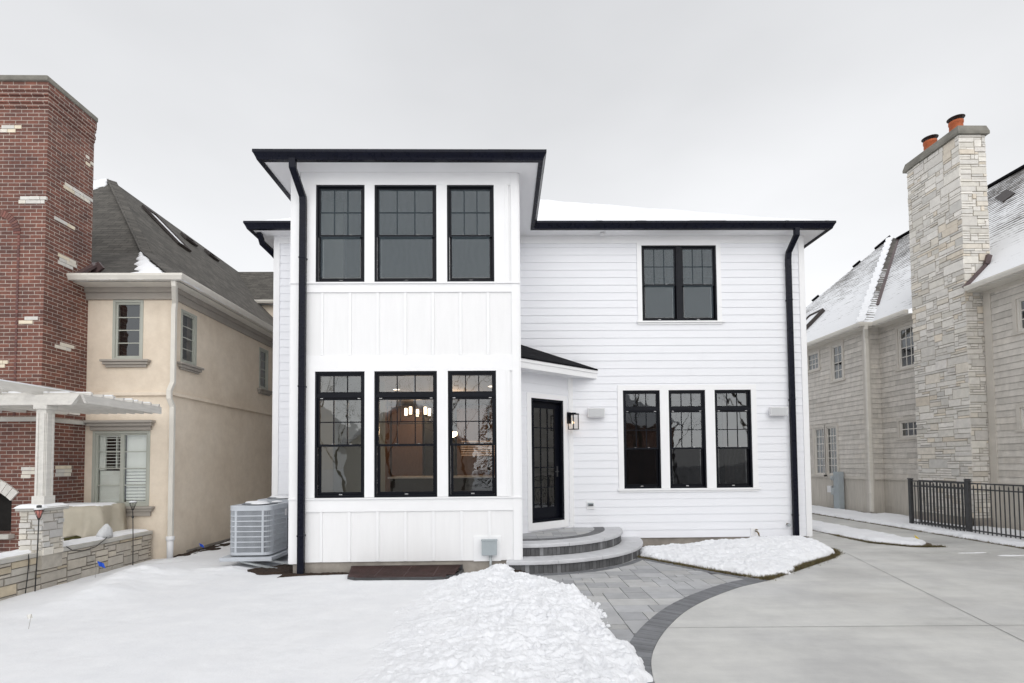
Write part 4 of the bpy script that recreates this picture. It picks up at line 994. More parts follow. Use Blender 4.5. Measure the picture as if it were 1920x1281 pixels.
def speaker(a, b, z0, z1, label):
    F = FY(W); t = thing('outdoor_speaker', ((a+b)/2, W, z0), label, 'speaker', 'outdoor speakers on the siding')
    mb = MB(); mb.fbox(F, a, b, z0, z1, .055, .15); mb.fbox(F, (a+b)/2-.06, (a+b)/2+.06, z0+.04, z1-.04, .016, .055); mb.build('cabinet', 'white_plastic', t, bevel=.012)
    mb = MB(); mb.fbox(F, a+.014, b-.014, z0+.014, z1-.014, .1505, .156); mb.build('speaker_grille', 'speaker_plastic', t, bevel=.003)
speaker(1.80, 2.16, 2.745, 2.945, 'white outdoor speaker box on the siding between the door and three windows')
speaker(5.70, 6.08, 2.75, 2.94, 'white outdoor speaker box on the siding beside the right downspout')
F = FY(W)
so = thing('outlet_box', (1.83, W, .8), 'small dark outlet cover on the white siding beside the curved steps', 'outlet')
mb = MB(); mb.fbox(F, 1.76, 1.93, .80, .97, .0, .03); mb.build('mounting_block', 'white_trim', so, bevel=.003)
mb = MB(); mb.fbox(F, 1.785, 1.905, .87, .935, .0305, .075); mb.build('cover', 'gray_box', so, bevel=.008)
mb = MB(); mb.fbox(F, 1.80, 1.89, .878, .908, .0755, .079); mb.build('flap', 'dark_cabinet', so)
vt = thing('soffit_sensor', (2.15, 10.66, 6.68), 'small white round fixture under the right eave', 'sensor')
mb = MB(); mb.lathe((2.16, 10.64, 6.64), [(.025, 0), (.055, .02), (.055, .058)], 18); mb.build('dome', 'white_plastic', vt)
hs = thing('hose_spigot', (5.36, W, .2), 'small brass hose spigot low on the siding under the right window', 'spigot')
mb = MB(); mb.fbox(F, 5.27, 5.43, .19, .36, .001, .028); mb.build('mounting_block', 'white_trim', hs)
mb = MB(); mb.tube([(5.36, 10.78, .30), (5.36, 10.70, .30), (5.37, 10.66, .27), (5.38, 10.65, .21)], [.014, .014, .016, .013]); mb.build('pipe', 'brass', hs)
mb = MB(); mb.lathe((5.35, 10.70, .33), [(.03, 0), (.033, .01), (.01, .02)], 12); mb.build('handle', 'brass', hs)
gv = thing('gas_cap', (6.06, W, .40), 'small round metal cap on the siding left of the right downspout', 'pipe cap')
mb = MB(); mb.tube([(6.06, 10.79, .44), (6.06, 10.72, .43)], .022, 10); mb.build('stub', 'brass', gv)
mb = MB(); mb.tube([(6.06, 10.735, .433), (6.06, 10.70, .425)], .038, 6); mb.build('cap', 'galvanized', gv)
F = FY(G)
eb = thing('electrical_box', (-.24, G, 0), 'grey electrical box with conduit low on the white panelled wall', 'electrical box')
mb = MB(); mb.fbox(F, -.362, -.115, .30, .545, .017, .12); mb.fbox(F, -.37, -.107, .535, .552, .0165, .13); mb.build('box', 'gray_box', eb, bevel=.004)
mb = MB(); mb.tube([(-.22, 8.335, .30), (-.22, 8.335, -.05)], .021, 12); mb.lathe((-.22, 8.335, .275), [(.03, 0), (.03, .022)], 12); mb.build('conduit', 'galvanized', eb)
wg = thing('window_well_grate', (-1.6, 8.1, 0), 'dark brown slatted metal grate over the window well below the bay', 'grate')
OUT = [(-2.50, 8.415), (-2.42, 7.98), (-2.28, 7.86), (-2.0, 7.83), (-1.1, 7.83), (-.86, 7.90), (-.74, 8.05), (-.68, 8.415)]
mb = MB()
for a_, b_ in zip(OUT, OUT[1:]): mb.bar((*a_, .04), (*b_, .04), .03, .05)
mb.bar((-2.50, 8.40, .10), (-.68, 8.40, .10), .035, .07); mb.build('rim', 'fence_metal', wg)
mb = MB()
for k in range(10):
    y = 7.87+k*.056
    xl = -2.29 if y < 7.9 else (-2.42-(y-7.98)*.18 if y > 7.98 else -2.40); xr = -.90 if y < 7.95 else (-.76+(y-8.05)*.15)
    mb.bar((xl, y, .06+(y-7.83)*.12), (xr, y, .06+(y-7.83)*.12), .022, .02)
for x in (-2.0, -1.55, -1.1): mb.bar((x, 7.86, .06), (x+.04, 8.39, .125), .014, .02)
mb.build('slat', 'brown_metal', wg); mb = MB(); mb.face([(x, y, .03) for x, y in OUT]); mb.build('well_bottom', 'firebox', wg)

# ============================================================ LEFT HOUSE
lh = thing('stucco_house', (-9, 15, 0), 'beige stucco house with dark shingle roof and red brick chimney on the left', 'house')
SX, SY = -6.47, 10.0
UW = (-7.65, -7.06, 3.88, 5.07); LWn = (-7.99, -6.885, 1.02, 2.49)
SW = [(10.22, 10.74, 3.87, 4.96), (13.50, 14.0, 3.83, 4.94)]
mb = MB(); wall(mb, FY(SY), -14, SX, .0, 5.3, [UW, LWn], .2); wall(mb, FR(SX), SY, 26, .0, 5.3, SW, .2)
mb.build('wall', 'stucco', lh)
mb = MB(); F = FY(SY); F2 = FR(SX)
mb.fbox(F, -14, SX+.02, 5.07, 5.30, .002, .055); mb.fbox(F2, SY, 26, 5.07, 5.30, .002, .056)
mb.fbox(F, -14, SX+.06, 5.20, 5.30, .056, .10); mb.fbox(F2, SY-.05, 26, 5.20, 5.30, .057, .10); mb.build('frieze', 'taupe_trim', lh, bevel=.008)
mb = MB(); mb.fbox(F, -14, SX+.045, 3.17, 3.245, .002, .045); mb.fbox(F2, SY-.04, 26, 3.17, 3.245, .002, .0455); mb.build('belt_course', 'stucco', lh, bevel=.012)
mb = MB(); mb.fbox(F2, SY+.5, 26, -.05, .08, .001, .02); mb.build('foundation', 'foundation', lh)
def casement(parent, F, a, b, z0, z1, rows, cols=1, leaves=1, fm='sage_frame', blind=None, sill=None, head=None, gl='glass', tr='taupe_trim', bw=.009, dep=.10, fwid=.05):
    mb = MB(); fw = fwid
    for q in ((a, a+fw, z0, z1), (b-fw, b, z0, z1), (a+fw, b-fw, z0, z0+fw), (a+fw, b-fw, z1-fw, z1)): mb.fbox(F, *q, -dep, .012)
    win = mb.build('window', fm, parent, bevel=.003); mb = MB(); pn = MB(); g = MB(); wd = (b-a-2*fw)/leaves
    for i in range(leaves):
        p, q, c, d = a+fw+i*wd, a+fw+(i+1)*wd, z0+fw, z1-fw; s_ = fwid*.7
        for w_ in ((p, p+s_, c, d), (q-s_, q, c, d), (p+s_, q-s_, c, c+s_), (p+s_, q-s_, d-s_, d)): mb.fbox(F, *w_, -.055, -.015)
        p, q, c, d = p+s_, q-s_, c+s_, d-s_; pn.fquad(F, p, q, c, d, -.035)
        for k in range(1, rows): z = c+(d-c)*k/rows; g.fbox(F, p, q, z-bw, z+bw, -.045, -.026)
        for k in range(1, cols): u = p+(q-p)*k/cols; g.fbox(F, u-bw, u+bw, c, d, -.0455, -.0265)
    mb.build('sash', fm, win); pn.build('pane', gl, win)
    if rows > 1 or cols > 1: g.build('grille', fm, win)
    if sill:
        mb = MB(); o = sill[0]; mb.fbox(F, a-o, b+o, z0-.045, z0-.002, .0, .11); mb.fbox(F, a-o+.03, b+o-.03, z0-.10, z0-.045, 0, .08); mb.fbox(F, a-o+.07, b+o-.07, z0-sill[1], z0-.10, 0, .05); mb.build('sill', tr, win, bevel=.01)
    if head:
        mb = MB(); o = head; mb.fbox(F, a-o, b+o, z1+.15, z1+.20, 0, .12); mb.fbox(F, a-o+.03, b+o-.03, z1+.09, z1+.15, 0, .09); mb.fbox(F, a-o+.07, b+o-.07, z1+.01, z1+.09, 0, .05); mb.build('lintel', tr, win, bevel=.008)
    if blind:
        mb = MB()
        for (p, q, c, d, st_) in blind:
            z = c
            while z < d: mb.fbox(F, p, q, z, z+st_*.80, -.10, -.092); z += st_
        mb.build('blind', 'shutter', win)
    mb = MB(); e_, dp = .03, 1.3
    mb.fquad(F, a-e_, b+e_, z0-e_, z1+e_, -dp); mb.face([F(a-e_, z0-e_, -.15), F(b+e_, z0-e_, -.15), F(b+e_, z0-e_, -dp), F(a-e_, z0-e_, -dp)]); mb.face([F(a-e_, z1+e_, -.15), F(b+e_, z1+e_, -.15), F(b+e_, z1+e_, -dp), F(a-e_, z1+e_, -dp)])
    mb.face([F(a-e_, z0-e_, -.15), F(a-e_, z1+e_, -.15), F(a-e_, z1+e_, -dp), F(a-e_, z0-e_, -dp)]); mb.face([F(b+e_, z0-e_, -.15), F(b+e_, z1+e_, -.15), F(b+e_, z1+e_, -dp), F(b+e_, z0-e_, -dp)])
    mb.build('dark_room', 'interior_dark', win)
    return win
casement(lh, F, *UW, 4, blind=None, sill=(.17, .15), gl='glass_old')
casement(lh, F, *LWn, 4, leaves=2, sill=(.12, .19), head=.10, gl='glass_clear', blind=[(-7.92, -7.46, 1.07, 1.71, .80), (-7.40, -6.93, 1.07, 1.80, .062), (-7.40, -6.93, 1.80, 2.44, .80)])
mb = MB()
for z in [1.78+.062*k for k in range(10)]: mb.fbox(F, -7.84, -7.50, z, z+.012, -.11, -.07)
mb.fbox(F, -7.84, -7.80, 1.72, 2.42, -.11, -.075); mb.fbox(F, -7.59, -7.575, 1.75, 2.40, -.12, -.065); mb.fbox(F, -7.93, -7.84, 1.72, 2.44, -.108, -.07); mb.fbox(F, -7.50, -7.45, 1.72, 2.44, -.108, -.07); mb.fbox(F, -7.84, -7.5, 2.37, 2.44, -.108, -.07)
mb.build('shutter', 'shutter', lh)
for q in SW: casement(lh, F2, *q, 4, sill=(.12, .14), gl='glass_old')
# roof of the left house
ax, ay, az = -11.93, 15.4, 10.55
mb = MB(); ex_, ey_, ez_ = -6.13, 9.62, 5.34
bx_, by_, bz_ = ex_-2.13, ey_+2.13, 6.75      # the roof flares out to a gentler slope near the eaves
mb.face([(-16, ey_, ez_), (ex_, ey_, ez_), (bx_, by_, bz_), (-16, by_, bz_)]); mb.face([(-16, by_, bz_), (bx_, by_, bz_), (ax, ay, az), (-16, ay, az)])
mb.face([(ex_, ey_, ez_), (ex_, 33, ez_), (bx_, 33, bz_), (bx_, by_, bz_)]); mb.face([(bx_, by_, bz_), (bx_, 33, bz_), (ax, 33, az), (ax, ay, az)])
mb.face([(ax, 22.6, az-.1), (-1.5, 22.6, az-.1), (-1.5, 20.0, 8.27), (-10., 20.0, 8.27)])
lr = mb.build('roof', 'shingle', lh)
mb = MB(); mb.bar((bx_, by_, bz_+.015), (ax+.1, ay-.1, az-.08), .24, .02, up=(.5, -.5, .7)); mb.bar((ex_-.05, ey_+.05, ez_+.045), (bx_+.06, by_-.06, bz_-.02), .24, .02, up=(.35, -.35, .85)); mb.build('hip_cap', 'shingle', lr)
mb = MB(); mb.fbox(FY(20.25), -10, -1.5, 5, 8.2, -.2, 0); mb.build('wall', 'stucco', lh)
mb = MB(); gutter(mb, [(-16, 9.62), (-6.13, 9.62), (-6.13, 26)], 5.31, [(0, 0), (.09, 0), (.125, .07), (.125, .11), (.0, .11)]); gutter(mb, [(-10, 20.0), (-1.5, 20.0)], 8.18, [(0, 0), (.09, 0), (.125, .07), (.125, .12), (.0, .12)])
mb.fbox(FY(9.64), -16, -6.15, 5.295, 5.31, -.38, 0); mb.fbox(FR(-6.15), 10.02, 26, 5.295, 5.31, -.34, 0); mb.build('gutter', 'cream_metal', lh)
# snow lying low on the hip and along the gutter
sl = (bz_-ez_)/2.13; s2 = (az-bz_)/(ay-by_)
def lroof(X, Y):
    r_ = np.minimum(Y-ey_, (ex_-X)*1.0); return np.where(r_ < 2.13, ez_+sl*r_, bz_+s2*(r_-2.13))
SNL = [(-8.4, 9.55), (-6.05, 9.55), (-6.05, 9.9), (-6.03, 14), (-6.05, 24), (-6.24, 24), (-6.25, 12.0), (-6.26, 10.2), (-6.30, 9.76), (-6.65, 9.98), (-7.22, 10.56), (-7.82, 11.18), (-8.22, 11.60), (-8.46, 11.92), (-8.40, 11.7), (-8.16, 11.36), (-8.02, 11.1), (-7.78, 10.89), (-7.78, 10.7), (-7.55, 10.5), (-7.45, 10.3), (-7.17, 10.04), (-7.31, 9.88), (-7.40, 9.72), (-7.9, 9.66), (-8.4, 9.64)]
s_ = hfield('snow_layer', SNL, .02, lambda X, Y, D: lroof(X, Y)+.008+.05*np.clip(D/.07, 0, 1), 'snow', edge=.06, ef=6., drop=5.3); adopt(s_, lr)
s_ = hfield('snow_layer', [(-12.9, 15.38), (-12.05, 15.36), (-11.85, 15.1), (-12.0, 14.7), (-11.9, 14.2), (-12.2, 13.8), (-12.9, 14.0)], .05, lambda X, Y, D: bz_+s2*(Y-by_)+.02+.05*np.clip(D/.08, 0, 1), 'snow', edge=.25, drop=9.3); adopt(s_, lr)
def roofpt(y, x): return (x, y, bz_+(bx_-x)*s2)
# skylights on the side slope
def slope_frame(parent, y0, y1, x0, x1, name='skylight', w_=.05, mt='dark_cap', gl='snow', lift=.05):
    mb = MB(); n = Vector((s2, 0, 1)).normalized()
    P = [Vector(roofpt(y0, x0))+n*lift, Vector(roofpt(y1, x0))+n*lift, Vector(roofpt(y1, x1))+n*lift, Vector(roofpt(y0, x1))+n*lift]
    for i in range(4): mb.bar(P[i], P[(i+1) % 4], w_, lift*1.6, up=n)
    k = mb.build(name, mt, parent); mb = MB(); mb.face([p-n*.01 for p in P]); mb.build('pane', gl, k)
slope_frame(lh, 15.9, 16.5, -10.2, -11.35); slope_frame(lh, 17.9, 18.5, -11.2, -11.4, gl='dark_cap'); slope_frame(lh, 19.4, 20, -11.25, -11.45, gl='dark_cap')
# downspout
mb = MB(); mb.rtube([(-6.22, 9.60, 5.34), (-6.22, 9.62, 5.22), (-6.40, 9.92, 4.98), (-6.42, 9.93, 4.85), (-6.42, 9.93, 3.42), (-6.44, 9.86, 3.25), (-6.44, 9.86, 3.1), (-6.42, 9.93, 2.95), (-6.42, 9.93, .40)], .085, .065, (1, 0, 0))
mb.build('downspout', 'cream_metal', lh, bevel=.006)
mb = MB(); mb.tube([(-6.42, 9.92, .42), (-6.42, 9.92, .02)], [.06, .052], 14); mb.lathe((-6.42, 9.92, .36), [(.066, 0), (.075, .02), (.075, .08), (.06, .085)], 14); mb.build('drain_adapter', 'white_plastic', lh)
# brick chimney
CX, CY = -8.14, 9.04
FP = (-10.6, -8.60, .66, 1.34)
mb = MB(); wall(mb, FY(CY), -12.4, CX, .2, 8.60, [FP], .25); mb.fquad(FR(CX), CY, 10.06, .2, 8.60, 0); mb.fquad(FY(10.06), -12.4, CX, .2, 8.60, 0)
chm = mb.build('chimney', 'brick', lh)
mb = MB()
for k, (z0, z1, o) in enumerate(((8.27, 8.335, .02), (8.335, 8.405, .04), (8.405, 8.472, .02), (8.472, 8.54, .045), (8.54, 8.70, .06))):
    mb.box(-12.5, CX+o*.6, CY-o, 10.062+o*.2, z0, z1)
mb.build('corbel', 'brick', chm)
mb = MB(); mb.box(-12.6, CX+.055, CY-.10, 10.09, 8.70, 8.80); mb.build('cap', 'chimney_cap', chm, bevel=.02)
mb = MB(); mb.box(-11.5, CX-.06, CY+.02, 9.6, 8.801, 8.84); mb.build('snow_layer', 'snow', chm, bevel=.015)
mb = MB(); fF, fR = FY(CY), FR(CX)
mb.fbox(fF, -12.4, CX, 2.60, 2.68, .0, .05); mb.fbox(fR, CY-.05, 10.06, 2.60, 2.68, .0, .05); mb.fbox(fF, -12.4, -8.53, .56, .64, 0, .12); mb.build('stone_band', 'limestone_cap', chm, bevel=.008)
LIM = [(.70, .66, .58), (.66, .64, .60), (.72, .64, .50), (.62, .60, .56)]
mb = MB(); q = random.Random(2)
def accent(F, u0, u1, z0, rows=2):
    for k in range(rows):
        u = u0+q.random()*.12*(k % 2); e_ = u1-q.random()*.1*((k+1) % 2)
        while u < e_-.02:
            w_ = min(e_-u, .12+.16*q.random()); c = q.choice(LIM); mb.fbox(F, u+.004, u+w_-.004, z0+k*.0675+.004, z0+(k+1)*.0675-.004, -.02, .006+.012*q.random(), c); u += w_
for a_ in ((fF, -8.98, -8.60, 7.80), (fF, -8.62, CX+.01, 6.50), (fF, -8.56, -8.22, 4.33), (fF, -9.2, -8.72, 3.55), (fF, -8.47, CX, 2.95), (fF, -8.45, -8.2, 1.6, 3)): accent(*a_)
for a_ in ((fR, 9.86, 10.05, 7.72, 3), (fR, 9.38, 10.05, 6.98), (fR, 9.30, 9.72, 5.52, 3), (fR, CY, 9.2, 2.85), (fR, 9.4, 9.9, 2.78, 3), (fR, 9.28, 9.7, 3.96, 2), (fR, 9.35, 9.7, 1.62, 3), (fR, 9.2, 9.7, 6.3, 1)): accent(*a_)
mb.build('accent_stone', 'stone_light', chm)
mb = MB()   # brick arch ring, and the stone arch over the firebox
for k in range(26):
    a0_, a1_ = math.pi*k/26+.01, math.pi*(k+1)/26-.01; c = q.choice([(.20, .083, .068), (.125, .06, .055), (.17, .08, .065)]); zc, uc = 5.95, -9.02
    P = [(uc+rr*math.cos(t), zc+rr*math.sin(t)) for rr, t in ((.33, a0_), (.45, a0_), (.45, a1_), (.33, a1_))]
    mb.hexa([(u, CY+.01, z) for u, z in P]+[(u, CY-.016, z) for u, z in P], c)
for u in (-8.59,):
    for k in range(49): z = 2.70+k*.0675; mb.fbox(fF, u-.028, u+.010, z+.005, z+.0625, -.01, .010, q.choice([(.19, .08, .066), (.125, .06, .055)]))
mb.build('brick_arch', 'brick_piece', chm)
mb = MB()
for k in range(20):
    a0_, a1_ = R(48)+R(84)*k/20, R(48)+R(84)*(k+1)/20; c = q.choice(LIM); uc, zc = -9.6, .10; P = [(uc+rr*math.cos(t), zc+rr*math.sin(t)) for rr, t in ((1.50, a0_+.003), (1.69, a0_+.003), (1.69, a1_-.003), (1.50, a1_-.003))]
    mb.hexa([(u, CY+.02, z) for u, z in P]+[(u, CY-.03, z) for u, z in P], c)
mb.build('stone_arch', 'stone_light', chm)
mb = MB(); mb.box(-10.7, -8.5, CY+.24, CY+.26, .5, 1.6); mb.box(-10.7, -8.5, CY+.25, CY+.6, .5, .64); mb.build('firebox', 'firebox', chm)
mb = MB(); mb.bar((-8.40, 10.07, 5.42), (-7.95, 10.07, 5.80), .16, .05, up=(0, 1, 0)); mb.bar((CX+.03, 9.55, 5.36), (CX+.03, 10.15, 5.86), .05, .18, up=(1, 0, 0)); mb.build('flashing', 'copper_flashing', chm)
# terrace, garden wall, pier
mb = MB(); mb.box(-14, -7.14, 3, 9.98, -.05, .30); mb.build('terrace', 'snow', kind='structure')
GW = -6.80; WPAL = [(.50, .455, .385), (.45, .415, .36), (.53, .48, .40), (.42, .395, .35), (.48, .44, .385), (.50, .43, .32), (.49, .455, .40), (.47, .43, .37)]
gwl = thing('garden_wall', (GW-.17, 6, 0), 'low grey stone garden wall capped with snow in front of the stucco house', 'wall')
mb = MB(); mb.box(GW-.34, GW, 1.2, 9.95, -.15, .49); mb.build('wall_core', 'mortar_gray', gwl)
mb = MB(); stones(mb, FR(GW), 1.2, 9.95, -.12, .49, .09, .052, WPAL, sizes=[(3, 2, 5), (4, 2, 4), (2, 1, 2), (4, 1, 2), (2, 2, 2), (4, 3, 3), (5, 3, 1.5), (3, 1, 2), (5, 2, 2)], gap=.006, proud=(.004, .024), seed=4)
stones(mb, FY(1.2), GW-.34, GW, -.1, .49, .09, .052, WPAL, seed=5); mb.build('stone_face', 'stone', gwl)
mb = MB(); y = 1.2; q = random.Random(6)
while y < 9.9:
    l_ = min(9.95-y, .75+.4*q.random()); mb.box(GW-.37, GW+.035, y+.003, y+l_-.003, .492, .555+.004*q.random()); y += l_
mb.build('coping', 'limestone_cap', gwl, bevel=.008)
s_ = hfield('snow_layer', [(GW-.38, 1.25), (GW-.015, 1.25), (GW-.02, 7.0), (GW-.06, 7.5), (GW-.02, 8.2), (GW-.03, 9.93), (GW-.38, 9.93)], .022, lambda X, Y, D: .55+.045*np.clip(D/.05, 0, 1)+.03*(fbm(X, Y, 2.5, 4, 33)-.5), 'snow', edge=.035, drop=.54); adopt(s_, gwl)
pi_ = thing('stone_pier', (-6.9, 7.7, .55), 'pale stone pier with snowy flat cap carrying the pergola post', 'pier')
PX0, PX1, PY0, PY1 = -7.04, -6.72, 7.54, 7.88
mb = MB(); mb.box(PX0, PX1, PY0, PY1, .3, 1.155); mb.build('pier_core', 'mortar_light', pi_)
PPAL = [(.60, .575, .53), (.55, .53, .50), (.63, .60, .54), (.52, .51, .49), (.60, .56, .49)]
mb = MB(); S_ = [(2, 2, 3), (3, 2, 4), (4, 2, 2), (2, 1, 1.5), (3, 3, 1.5), (4, 3, 1)]
stones(mb, FY(PY0), PX0, PX1+.015, .50, 1.155, .06, .042, PPAL, S_, .004, (.006, .03), .007, 7); stones(mb, FR(PX1), PY0-.015, PY1, .50, 1.155, .06, .042, PPAL, S_, .004, (.006, .03), .007, 8); stones(mb, FL(PX0), PY0, PY1, .3, 1.155, .06, .042, PPAL, S_, .004, (.006, .03), .007, 9)
mb.build('stone_face', 'stone_light', pi_)
mb = MB(); mb.box(PX0-.04, PX1+.05, PY0-.05, PY1+.05, 1.157, 1.215); mb.build('cap', 'limestone_cap', pi_, bevel=.006)
s_ = hfield('snow_layer', [(PX0-.05, PY0-.05), (PX1+.05, PY0-.05), (PX1+.05, PY1+.05), (PX0-.05, PY1+.05)], .015, lambda X, Y, D: 1.21+.04*np.clip(D/.05, 0, 1)+.02*(fbm(X, Y, 5, 3, 3)-.5), 'snow', edge=.04, drop=1.2); adopt(s_, pi_)
pg = thing('pergola', (-6.9, 7.7, 1.22), 'weathered white wooden pergola with snow on its rafters beside the brick chimney', 'pergola')
px_, py_ = -6.87, 7.71; hw = .073
mb = MB(); mb.box(px_-hw, px_+hw, py_-hw, py_+hw, 1.22, 2.72)
for s_ in (-1, 1):
    mb.box(px_+s_*.045-.016, px_+s_*.045+.016, py_-hw-.012, py_-hw, 1.36, 2.6); mb.box(px_+hw, px_+hw+.012, py_+s_*.045-.016, py_+s_*.045+.016, 1.36, 2.6)
mb.box(px_-hw-.02, px_+hw+.02, py_-hw-.02, py_+hw+.02, 1.22, 1.37); mb.box(px_-hw-.025, px_+hw+.025, py_-hw-.025, py_+hw+.025, 2.66, 2.72); mb.build('post', 'pergola_white', pg, bevel=.003)
mb = MB(); z0, z1 = 2.72, 2.875
mb.loft([[(-12.2, 7.62, z0), (-6.42, 7.62, z0), (-6.30, 7.62, z1), (-12.2, 7.62, z1)], [(-12.2, 7.68, z0), (-6.42, 7.68, z0), (-6.30, 7.68, z1), (-12.2, 7.68, z1)]])
mb.build('beam', 'pergola_white', pg, bevel=.003)
for k in range(16):
    x = -6.27-.16*k if k < 9 else -7.55-.42*(k-8); y1_ = 9.36 if x > CX else 9.02
    mb = MB(); mb.loft([[(x-.02, 7.69, z0+.03), (x-.02, 7.62, z1+.0), (x-.02, y1_, z1+.0), (x-.02, y1_, z0+.03)], [(x+.02, 7.69, z0+.03), (x+.02, 7.62, z1), (x+.02, y1_, z1), (x+.02, y1_, z0+.03)]]); mb.build('rafter', 'pergola_white', pg)
for k in range(5):
    x = -6.98-.62*k; mb = MB(); mb.loft([[(x-.022, 7.05, 2.98), (x-.022, 7.16, 2.885), (x-.022, 9.0, 2.885), (x-.022, 9.0, 3.0), (x-.022, 7.02, 3.0)], [(x+.022, 7.05, 2.98), (x+.022, 7.16, 2.885), (x+.022, 9.0, 2.885), (x+.022, 9.0, 3.0), (x+.022, 7.02, 3.0)]]); mb.build('rafter', 'pergola_white', pg)
for k in range(8):
    y = 7.76+.215*k; mb = MB(); xe = -12.0; mb.box(xe if y < 9 else CX+.02, -6.24, y, y+.035, z1+.002, z1+.045); mb.build('purlin', 'pergola_white', pg)
mb = MB(); q = random.Random(31)
for k in range(8):
    y = 7.76+.215*k; x = -8.05
    while x < -6.4:
        l_ = .1+.35*q.random(); mb.box(x, min(x+l_, -6.26), y+.003, y+.032, z1+.0455, z1+.055+.02*q.random()); x += l_+.25*q.random()
for k in range(5): x = -6.98-.62*k; mb.box(x-.02, x+.02, 7.1, 8.9, 3.001, 3.02)
mb.build('snow_layer', 'snow', pg)
# covered furniture on the terrace
def tarp_mesh():
    mb = MB(); q = random.Random(3); n = 60; x0, x1, y0, y1, zt, zb = -8.3, -7.25, 9.22, 9.84, 1.09, .50
    P = []; per = [(x0, y0), (x1, y0), (x1, y1), (x0, y1)]; rings = [[] for _ in range(7)]; m = 0
    for s_ in range(4):
        a, b = Vector(per[s_]), Vector(per[(s_+1) % 4]); nn_ = Vector(((b-a).y, -(b-a).x)).normalized(); cnt = 30 if s_ % 2 == 0 else 16
        for k in range(cnt):
            t = k/cnt; p = a.lerp(b, t); ph = (s_*7+t*(b-a).length*16)
            for j in range(7):
                f = j/6; wv = (.015+.045*f)*math.sin(ph+.8*math.sin(ph*.37)+f*.5)+.02*math.sin(ph*2.3+j)*f
                zz = zt-.02*math.sin(t*3.1+s_)-(zt-zb)*f+(.05*math.sin(ph*.4) if j == 6 else 0)+(.14*math.exp(-((p.x+7.6)/.22)**2) if j == 6 and s_ == 0 else 0)
                pp = p+nn_*(.02+.05*f+wv); rings[j].append((pp.x, pp.y, zz))
    rings.insert(0, [(x0+.12+(p[0]-x0)*(1-.24/(x1-x0)) if True else p[0], y0+.12+(p[1]-y0)*.7, zt+.01) for p in rings[0]])
    mb.loft(rings, True, True); return mb
cv = thing('covered_bench', (-7.8, 9.5, .3), 'outdoor furniture under a wrinkled beige tarp with snow on top', 'covered bench')
tarp_mesh().build('tarp', 'tarp', cv); mb = MB(); mb.box(-8.2, -7.32, 9.32, 9.78, .3, .95); mb.build('frame', 'grass_green', cv)
s_ = hfield('snow_layer', [(-8.25, 9.26), (-7.28, 9.26), (-7.28, 9.8), (-8.25, 9.8)], .03, lambda X, Y, D: 1.085+.035*np.clip(D/.07, 0, 1)+.02*(fbm(X, Y, 3, 3, 3)-.5), 'snow', edge=.05, drop=1.07); adopt(s_, cv)
mb = MB(); q = random.Random(14); rings = []
for zf, rf in ((0, 1.), (.25, 1.05), (.55, .85), (.8, .5), (1., .16)):
    rings.append([(-6.9+.105*rf*(1+.25*(q.random()-.5))*math.cos(2*math.pi*k/11)+.03*zf, 8.93+.12*rf*(1+.25*(q.random()-.5))*math.sin(2*math.pi*k/11), .575+.23*zf) for k in range(11)])
mb.loft(rings, True, True); tag(mb.build('garden_rock', 'pale_rock', bevel=0), 'small pale rock lump standing on the snowy garden wall', 'rock')
mb = MB(); mb.tube([(-6.80, 8.85, .585), (-6.755, 8.75, .56), (-6.75, 8.55, .47), (-6.75, 8.3, .45), (-6.752, 8.1, .49), (-6.76, 8.0, .565)], .006, 6)
mb.tube([(-6.765, 7.38, .56), (-6.75, 7.37, .45), (-6.758, 7.36, .2), (-6.75, 7.33, .02)], .006, 6); tag(mb.build('cable', 'wire'), 'thin black cable drooping over the edge of the garden wall', 'cable')
def torch(x, y, z0, lean, H, label, m1, group='garden torches along the stone wall'):
    t = thing('garden_torch', (x, y, z0), label, 'garden torch', group); top = Vector((x+lean, y-.0, z0+H)); b_ = Vector((x, y, z0-.05)); mb = MB()
    mb.tube([b_, b_.lerp(top, .5)+Vector((.004, 0, 0)), top], .0075, 8); d_ = (top-b_).normalized(); mb.build('stake', 'wire', t)
    mb = MB(); c = top
    for k in range(8):
        a_ = k*math.pi/4; mb.tube([c+Vector((.012*math.cos(a_), .012*math.sin(a_), 0)), c+Vector((.035*math.cos(a_), .035*math.sin(a_), .07)), c+Vector((.055*math.cos(a_), .055*math.sin(a_), .135))], .0028, 5)
    mb.lathe(c+Vector((0, 0, .13)), [(.052, 0), (.060, 0), (.060, .008), (.052, .008)], 18); mb.lathe(c+Vector((0, 0, -.01)), [(.008, 0), (.018, .01), (.012, .03)], 10); mb.build('basket', 'wire', t)
    if m1: mb = MB(); mb.lathe(c+Vector((0, 0, .012)), [(.010, 0), (.030, .06), (.050, .12), (.046, .12), (.01, .02)], 16); mb.build('glass_cone', m1, t)
    mb = MB(); mb.lathe(c+Vector((0, 0, .138)), [(.062, 0), (.045, .02), (.02, .028)], 16); mb.build('lid', 'snow' if not m1 else 'white_plastic', t)
    mb = MB(); mb.lathe(c+Vector((0, 0, .166)), [(.03, 0), (.03, .03), (.012, .036)], 14) if m1 else mb.lathe(c+Vector((0, 0, .162)), [(.014, 0), (.016, .012), (.004, .018)], 10); mb.build('finial', 'fence_metal', t)
    if not m1: mb = MB(); mb.lathe(b_.lerp(top, .88), [(.012, -.02), (.024, 0), (.012, .02)], 12); mb.build('knuckle', 'wire', t)
torch(-6.70, 7.42, .03, .03, 1.02, 'leaning garden torch with pink glass cone in front of the stone pier', 'pink_glass')
torch(-6.66, 9.28, .03, -.02, .98, 'thin black garden torch with open wire basket near the stucco corner', None)
